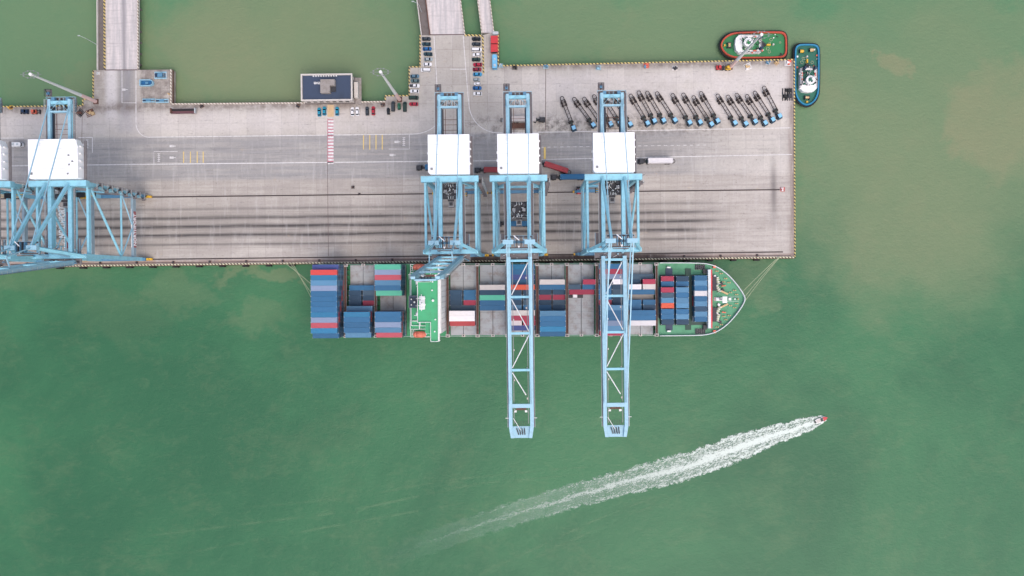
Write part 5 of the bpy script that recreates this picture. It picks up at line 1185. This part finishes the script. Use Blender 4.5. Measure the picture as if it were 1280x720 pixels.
# ------------------------------------------------------------------ tugs
def tug(px, py, rz, L, Bm, rim, deck, label, flip=1):
    """bow towards +x"""
    z0 = -.3; p = P(px, py, 0); r0 = empty('tugboat', (p.x, p.y, WZ), rz, label, 'tugboat', 'tugboats moored at the quay end')
    h, w = L / 2, Bm / 2
    w = w * 1.02; out = [(-h + .2, -w * .7), (-h, -w * .3), (-h, w * .3), (-h + .2, w * .7), (-h + 1.6, w * .96), (-h + 5, w), (h * .45, w), (h * .68, w * .9), (h * .85, w * .66), (h * .95, w * .36), (h, 0)]
    out = out + [(x, -y) for x, y in out[-2:3:-1]]
    for _ in range(2):
        out = [q for a_, b_ in zip(out, out[1:] + out[:1]) for q in ((a_[0] * .75 + b_[0] * .25, a_[1] * .75 + b_[1] * .25), (a_[0] * .25 + b_[0] * .75, a_[1] * .25 + b_[1] * .75))]
    def sc(k, q=1.0): return [(x * k, y * q) for x, y in out]
    b = MB()
    lv = [(-1.2, .86, .8), (.0, .93, .92), (2.0, 1.0, 1.0)]
    rg = [[(x, y, z) for x, y in sc(a, q)] for z, a, q in lv]
    for a, c in zip(rg[:-1], rg[1:]):
        for i in range(len(a)): j = (i + 1) % len(a); b.face([a[i], a[j], c[j], c[i]], black_rubber)
    b.face([(x, y, 2.0) for x, y in sc(1, 1)], deck); b.face(rg[0][::-1], black_rubber); b.build('hull', None, r0)
    MB().path([(x, y, 1.9) for x, y in sc(1.012, 1.03)] + [(out[0][0] * 1.012, out[0][1] * 1.03, 1.9)], .45, black_rubber, 8).build('fender', None, r0)
    b = MB(); q = [Vector((x, y, 0)) for x, y in sc(.985, .965)]; q.append(q[0])
    for i in range(len(q) - 1):
        a, c = q[i], q[i + 1]; b.hexa([(*a.xy, 2.01), (*c.xy, 2.01), (c.x * .955, c.y * .89, 2.01), (a.x * .955, a.y * .89, 2.01)], [(*a.xy, 3.0), (*c.xy, 3.0), (c.x * .955, c.y * .89, 2.95), (a.x * .955, a.y * .89, 2.95)], rim)
    b.build('bulwark', None, r0)
    # deckhouse
    c0, c1 = -h * .18, h * .58
    hs = MB(); hs.prism([(c0, -w * .62), (c0, w * .62), (c1 - 2, w * .66), (c1 - .4, w * .42), (c1, 0), (c1 - .4, -w * .42), (c1 - 2, -w * .66)], 2.02, 4.6, white_paint); hs = hs.build('deckhouse', None, r0)
    MB().box(c0 + 1, c1 - 3.6, -w * .45, w * .45, 4.61, 4.66, deck).build('upper_deck', None, hs)
    m = (c0 + c1) / 2 + .6
    wh = MB(); ring = [(m + 2.0 * math.cos(t), 2.0 * math.sin(t)) for t in [math.pi * 2 * i / 12 for i in range(12)]]
    wh.prism(ring, 4.67, 6.2, white_paint); wh.prism([(m + (x - m) * .98, y * .98) for x, y in ring], 6.2, 7.0, glass); wh.prism([(m + (x - m) * 1.12, y * 1.12) for x, y in ring], 7.0, 7.2, white_paint)
    wh.prism([(m + (x - m) * .6, y * .6) for x, y in ring], 7.2, 7.28, deck); wh = wh.build('wheelhouse', None, r0)
    a = MB(); a.tube((m - .6, 0, 7.2), (m - 1.0, 0, 12), .2, light_steel, 8, .1)
    for k in range(3): a.beam((m - .8, -1.4 + k * .4, 8.6 + k * 1.2), (m - .8, 1.4 - k * .4, 8.6 + k * 1.2), .12, .12, light_steel)
    a.box(m - .4, m + .6, -.2, .2, 9.2, 9.4, white_paint); a.box(m + .8, m + 1.3, -.7, -.2, 7.2, 7.8, white_paint); a.box(m + .6, m + 1.2, .5, .9, 7.2, 7.6, grey_steel); a.build('mast', None, wh)
    for sy in (-1, 1):
        MB().box(c0 - .2, c0 + 1.2, sy * w * .4 - .5, sy * w * .4 + .5, 4.67, 7.4, fun_navy if rim is not red_paint else dark_steel, tx=.1, ty=.1).build('funnel', None, r0)
        MB().tube((c0 + 2.4, sy * w * .5, 4.8), (c0 + 4.0, sy * w * .5, 4.8), .35, orange_paint, 10).build('life_raft', None, r0)
    g = MB(); g.tube((h * .72, -.9, 2.9), (h * .72, .9, 2.9), .6, tan, 12); g.box(h * .66, h * .79, -1.3, -.9, 2.02, 3.4, dark_steel); g.box(h * .66, h * .79, .9, 1.3, 2.02, 3.4, dark_steel); g.box(h * .84, h * .88, -.4, .4, 2.02, 3.2, yellow_paint); g.build('bow_winch', None, r0)
    g = MB(); g.tube((-h * .32, -.8, 2.8), (-h * .32, .8, 2.8), .55, dark_steel, 12); g.box(-h * .5, -h * .38, -.35, .35, 2.02, 3.2, yellow_paint); g.tube((-h * .58, -.1, 2.02), (-h * .58, -.1, 3.3), .45, concrete_pale, 12); g.box(-h * .28, -h * .2, -1.5, 1.5, 2.02, 3.6, dark_steel); g.build('stern_winch', None, r0)
    g = MB()
    rnd = random.Random(int(px))
    for k in range(9):
        x = c0 + .4 + k * (c1 - c0 - 3) / 9; yy = rnd.uniform(-w * .5, w * .5)
        g.beam((x, yy, 5.2), (x + rnd.uniform(.8, 2.2), yy + rnd.uniform(-1.4, 1.4), 5.4 + rnd.uniform(0, 1.6)), .22, .22, rnd.choice((grey_steel, white_paint, dark_steel)))
    for sy in (-1, 1): g.rail([(c0, sy * w * .6, 4.6), (c1 - 2.2, sy * w * .64, 4.6)], 1.0, grey_steel, 1.2, .06)
    g.rail([(c0, -w * .6, 4.6), (c0, w * .6, 4.6)], 1.0, grey_steel, 1.2, .06)
    g.box(-h * .22, -h * .12, -w * .5, w * .5, 2.02, 3.4, dark_steel)
    for k in range(26):
        x = rnd.uniform(c0 - 1, c1 - 3.5); yy = rnd.uniform(-w * .5, w * .5); q = rnd.uniform(.12, .4)
        g.box(x - q, x + q, yy - q * .6, yy + q * .6, 4.67, 4.9 + rnd.uniform(.2, 1.2), rnd.choice((white_paint, grey_steel, dark_steel, dark_steel, concrete_pale)))
    for k in range(5):
        x, yy = rnd.uniform(-h * .8, -h * .3), rnd.uniform(-w * .5, w * .5); q = rnd.uniform(.4, .8)
        g.path([(x + q * math.cos(a_), yy + q * math.sin(a_), 2.12) for a_ in [math.pi * 2 * i / 12 for i in range(13)]], .1, cable_pale)
    for k in range(16):
        x, y = rnd.uniform(-h * .85, -h * .25) if k % 2 else rnd.uniform(-h * .2, h * .5), rnd.choice((-1, 1)) * rnd.uniform(w * .5, w * .78); q = rnd.uniform(.12, .4)
        g.box(x - q, x + q, y - q, y + q, 2.02 if k % 2 else 4.62, (2.02 if k % 2 else 4.62) + rnd.uniform(.3, .8), rnd.choice((white_paint, concrete_pale, dark_steel, orange_paint)))
    g.build('deck_gear', None, r0)
    return r0
rim_red = mat('rim_red', srgb(176, 66, 44), .6, 0, .5, .8); rim_blue = mat('rim_blue', srgb(28, 122, 160), .55, 0, .5, .8)
tug(943.5, 54.8, R(180), 34, 13.6, rim_red, tug_green, 'green decked tug with rusty red rim along the top edge of the quay')
t2 = tug(1010.6, 92.3, R(-91), 31.5, 12.6, rim_blue, tug_teal, 'teal decked tug with bright blue rim at the east end of the quay')
p = P(1001.5, 64.5, -2); 
for (px_, py_, m_, lab) in ((1002.6, 63.5, yellow_paint, 'yellow reel on the stern deck of the blue rimmed tug'), (1015, 62, tan, 'cream reel on the stern deck of the blue rimmed tug')):
    p = P(px_, py_, -1); r0 = empty('rope_reel', (p.x, p.y, WZ + 2.02), 0, lab, 'rope reel'); MB().tube((-.9, 0, .9), (.9, 0, .9), .8, m_, 14).build('drum', None, r0)
    MB().box(-1.05, -.92, -.9, .9, 0, 1.6, dark_steel).box(.92, 1.05, -.9, .9, 0, 1.6, dark_steel).build('frame', None, r0)

# ------------------------------------------------------------------ speedboat and wake
p = P(1026, 524.5, WZ); a = math.atan2(10, 27) - 0
sb = empty('speedboat', (p.x, p.y, WZ), a, 'small white speedboat with red bow heading east ahead of its wake', 'speedboat')
out = [(-3.0, -1.1), (1.0, -1.15), (2.4, -.75), (3.4, 0), (2.4, .75), (1.0, 1.15), (-3.0, 1.1)]
b = MB(); b.hexa([(x * .86, y * .6, -.3) for x, y in out], [(x, y, .8) for x, y in out], white_paint); b.build('hull', None, sb)
b = MB(); b.prism([(1.0, -1.1), (2.4, -.7), (3.35, 0), (2.4, .7), (1.0, 1.1)], .805, .95, red_paint); b.build('foredeck', None, sb)
b = MB(); b.box(-2.6, .2, -.85, .85, .81, .86, concrete_pale); b.box(-.4, .9, -.8, .8, .86, 1.5, glass, tx=.25, ty=.15); b.build('cockpit', None, sb)
MB().box(-3.6, -2.9, -.3, .3, .1, 1.3, black_rubber, tx=.08, ty=.05).build('outboard_motor', None, sb)
def wake_mat():
    m = bpy.data.materials.new('foam'); t = NT(m)
    uv = t.n('ShaderNodeUVMap'); sp = t.n('ShaderNodeSeparateXYZ'); t.l(uv.outputs[0], sp.inputs[0]); U, V = sp.outputs[0], sp.outputs[1]
    p, X, Y, Z = t.pos()
    v = t.m('ABSOLUTE', V)
    rot = t.n('ShaderNodeMapping'); t.l(p, rot.inputs[0]); rot.inputs['Rotation'].default_value = (0, 0, -R(20)); 
    al = t.scale(rot.outputs[0], .6, 1.4)
    n1 = t.noise(al, 1.0, 7, .8, .8); n2 = t.noise(rot.outputs[0], 1.7, 5, .85); n3 = t.noise(al, .16, 4, .6)
    edge = t.ramp(t.add(v, t.mul(t.sub(t.noise(p, .35, 6, .8), .5), 1.5)), .95, .8)
    ctr = t.gauss(t.add(V, t.mul(t.sub(n3, .5), .8)), 0.0, .2); e1 = t.gauss(v, .8, .14)
    dens = t.add(t.add(t.mul(ctr, .16), t.mul(e1, .07)), t.add(t.mul(n1, 1.0), t.mul(n2, .6)))
    thr = t.mul(t.ramp(U, 0, 1, .69, .9), 1.0)
    f = t.ramp(t.sub(dens, thr), .0, .2)
    f = t.mul(t.mul(f, edge), t.ramp(U, .1, .92, .92, .0))
    f = t.mx(f, t.mul(t.mul(edge, t.ramp(t.add(t.mul(n3, .4), t.mul(n1, .6)), .32, .66, .12, .9)), t.m('POWER', t.ramp(U, -.1, .95, .72, .0), 1.2)))
    t.b.inputs['Base Color'].default_value = srgb(214, 222, 214); t.b.inputs['Roughness'].default_value = .8
    tr = t.n('ShaderNodeBsdfTransparent'); mx = t.n('ShaderNodeMixShader')
    t.l(f, mx.inputs[0]); t.t.links.new(tr.outputs[0], mx.inputs[1]); t.t.links.new(t.b.outputs[0], mx.inputs[2]); t.t.links.new(mx.outputs[0], t.out.inputs[0])
    return m
path = [(1032, 522.5, 3.5), (1022, 526, 7.5), (1012, 529.5, 10), (1000, 533.5, 11), (980, 540, 12.5), (960, 546, 14), (930, 557, 18), (900, 568, 19), (870, 579, 19), (840, 587.5, 19), (800, 598, 18), (760, 608.5, 17), (720, 619.5, 17), (680, 631, 17), (640, 643, 16.5), (600, 656, 16), (560, 669.5, 16), (520, 684, 16), (480, 699, 16), (440, 714, 16), (380, 738, 17)]
def sheet(path, name, m, z, nv=12, jitter=.0, rnd=random.Random(3)):
    vs, uvs, fs = [], [], []; cs = [P(x, y, WZ) for x, y, w in path]
    tot = sum((cs[i + 1] - cs[i]).length for i in range(len(cs) - 1)); acc_ = 0
    fine = []
    for i in range(len(cs) - 1):
        seg = (cs[i + 1] - cs[i]).length; k = max(2, int(seg / 2))
        for j in range(k):
            f = j / k; fine.append((cs[i].lerp(cs[i + 1], f), (path[i][2] * (1 - f) + path[i + 1][2] * f) / S, (acc_ + seg * f) / tot))
        acc_ += seg
    for i, (c, w, u) in enumerate(fine):
        a = fine[max(i - 3, 0)][0]; b = fine[min(i + 3, len(fine) - 1)][0]; e = (b - a).normalized(); nrm = Vector((-e.y, e.x, 0))
        for q in range(nv + 1):
            v = -1 + 2 * q / nv; h = z + rnd.uniform(0, jitter) * (1 - u) * (1 if 0 < q < nv else .1)
            vs.append((c.x + nrm.x * w * v, c.y + nrm.y * w * v, WZ + h)); uvs.append((u, v))
    for i in range(len(fine) - 1):
        for q in range(nv): a = i * (nv + 1) + q; fs.append((a, a + 1, a + nv + 2, a + nv + 1))
    me = bpy.data.meshes.new(name); me.from_pydata(vs, [], fs); ul = me.uv_layers.new(name='UVMap')
    for lp in me.loops: ul.data[lp.index].uv = uvs[lp.vertex_index]
    me.materials.append(m); me.polygons.foreach_set('use_smooth', [True] * len(me.polygons)); o = bpy.data.objects.new(name, me); col.objects.link(o); return o
tag(sheet(path, 'wake_foam', wake_mat(), .05, 12, .25), kind='stuff', label='white foamy wake trailing behind the speedboat')
def ripple_mat():
    m = bpy.data.materials.new('ripple'); t = NT(m)
    uv = t.n('ShaderNodeUVMap'); sp = t.n('ShaderNodeSeparateXYZ'); t.l(uv.outputs[0], sp.inputs[0]); p, X, Y, Z = t.pos()
    f = t.mul(t.mul(t.gauss(sp.outputs[1], 0, .4), t.ramp(t.noise(p, .1, 4, .6), .35, .65)), t.mul(t.ramp(sp.outputs[0], .0, .15), t.ramp(sp.outputs[0], .6, 1, .2, 0)))
    t.b.inputs['Base Color'].default_value = srgb(128, 160, 120); t.b.inputs['Roughness'].default_value = .5
    tr = t.n('ShaderNodeBsdfTransparent'); mx = t.n('ShaderNodeMixShader')
    t.l(f, mx.inputs[0]); t.t.links.new(tr.outputs[0], mx.inputs[1]); t.t.links.new(t.b.outputs[0], mx.inputs[2]); t.t.links.new(mx.outputs[0], t.out.inputs[0]); return m
rm = ripple_mat()
for pth in ([(900, 590, 2), (830, 616, 3), (740, 652, 3), (660, 690, 4), (560, 735, 4)], [(905, 597, 1.5), (840, 622, 2), (750, 659, 2.5), (670, 697, 3), (600, 730, 3)],
            [(830, 578, 2), (700, 586, 3), (560, 600, 3), (440, 622, 4), (250, 640, 4)], [(760, 590, 2), (600, 604, 3), (430, 640, 4), (200, 668, 4), (40, 690, 4)], [(600, 625, 3), (430, 655, 4), (240, 690, 4), (60, 705, 4)]):
    tag(sheet(pth, 'water_ripple', rm, .03, 6), kind='stuff')

# ------------------------------------------------------------------ sky, sun, camera
sc = bpy.context.scene
w = bpy.data.worlds.new('World'); sc.world = w; w.use_nodes = True
nt = w.node_tree; bg = nt.nodes['Background']; sky = nt.nodes.new('ShaderNodeTexSky'); sky.sky_type = 'NISHITA'; sky.sun_disc = False
SE, SA = R(62), R(150)
sky.sun_elevation = SE; sky.sun_rotation = SA; sky.air_density = 1.0; sky.dust_density = 4.0; sky.ozone_density = .6
nt.links.new(sky.outputs[0], bg.inputs[0]); bg.inputs[1].default_value = .14
sl = bpy.data.lights.new('sun', 'SUN'); sl.energy = 0.9; sl.angle = R(75); sl.color = (1, .95, .9)
so = bpy.data.objects.new('sun', sl); col.objects.link(so)
d = Vector((math.sin(SA) * math.cos(SE), math.cos(SA) * math.cos(SE), math.sin(SE))); so.rotation_euler = d.to_track_quat('Z', 'Y').to_euler()
cd = bpy.data.cameras.new('camera'); cam = bpy.data.objects.new('camera', cd); col.objects.link(cam); sc.camera = cam
cam.location = (0, 0, H); cam.rotation_euler = (0, 0, -TH)
cd.sensor_width = 36; cd.lens = S * H / 1280 * 36; cd.shift_x = -15 / 1280; cd.shift_y = -10 / 1280; cd.clip_end = 4000; cd.clip_start = 1
sc.view_settings.view_transform = 'Standard'; sc.view_settings.look = 'None'; sc.view_settings.exposure = 0.62; sc.view_settings.gamma = 1
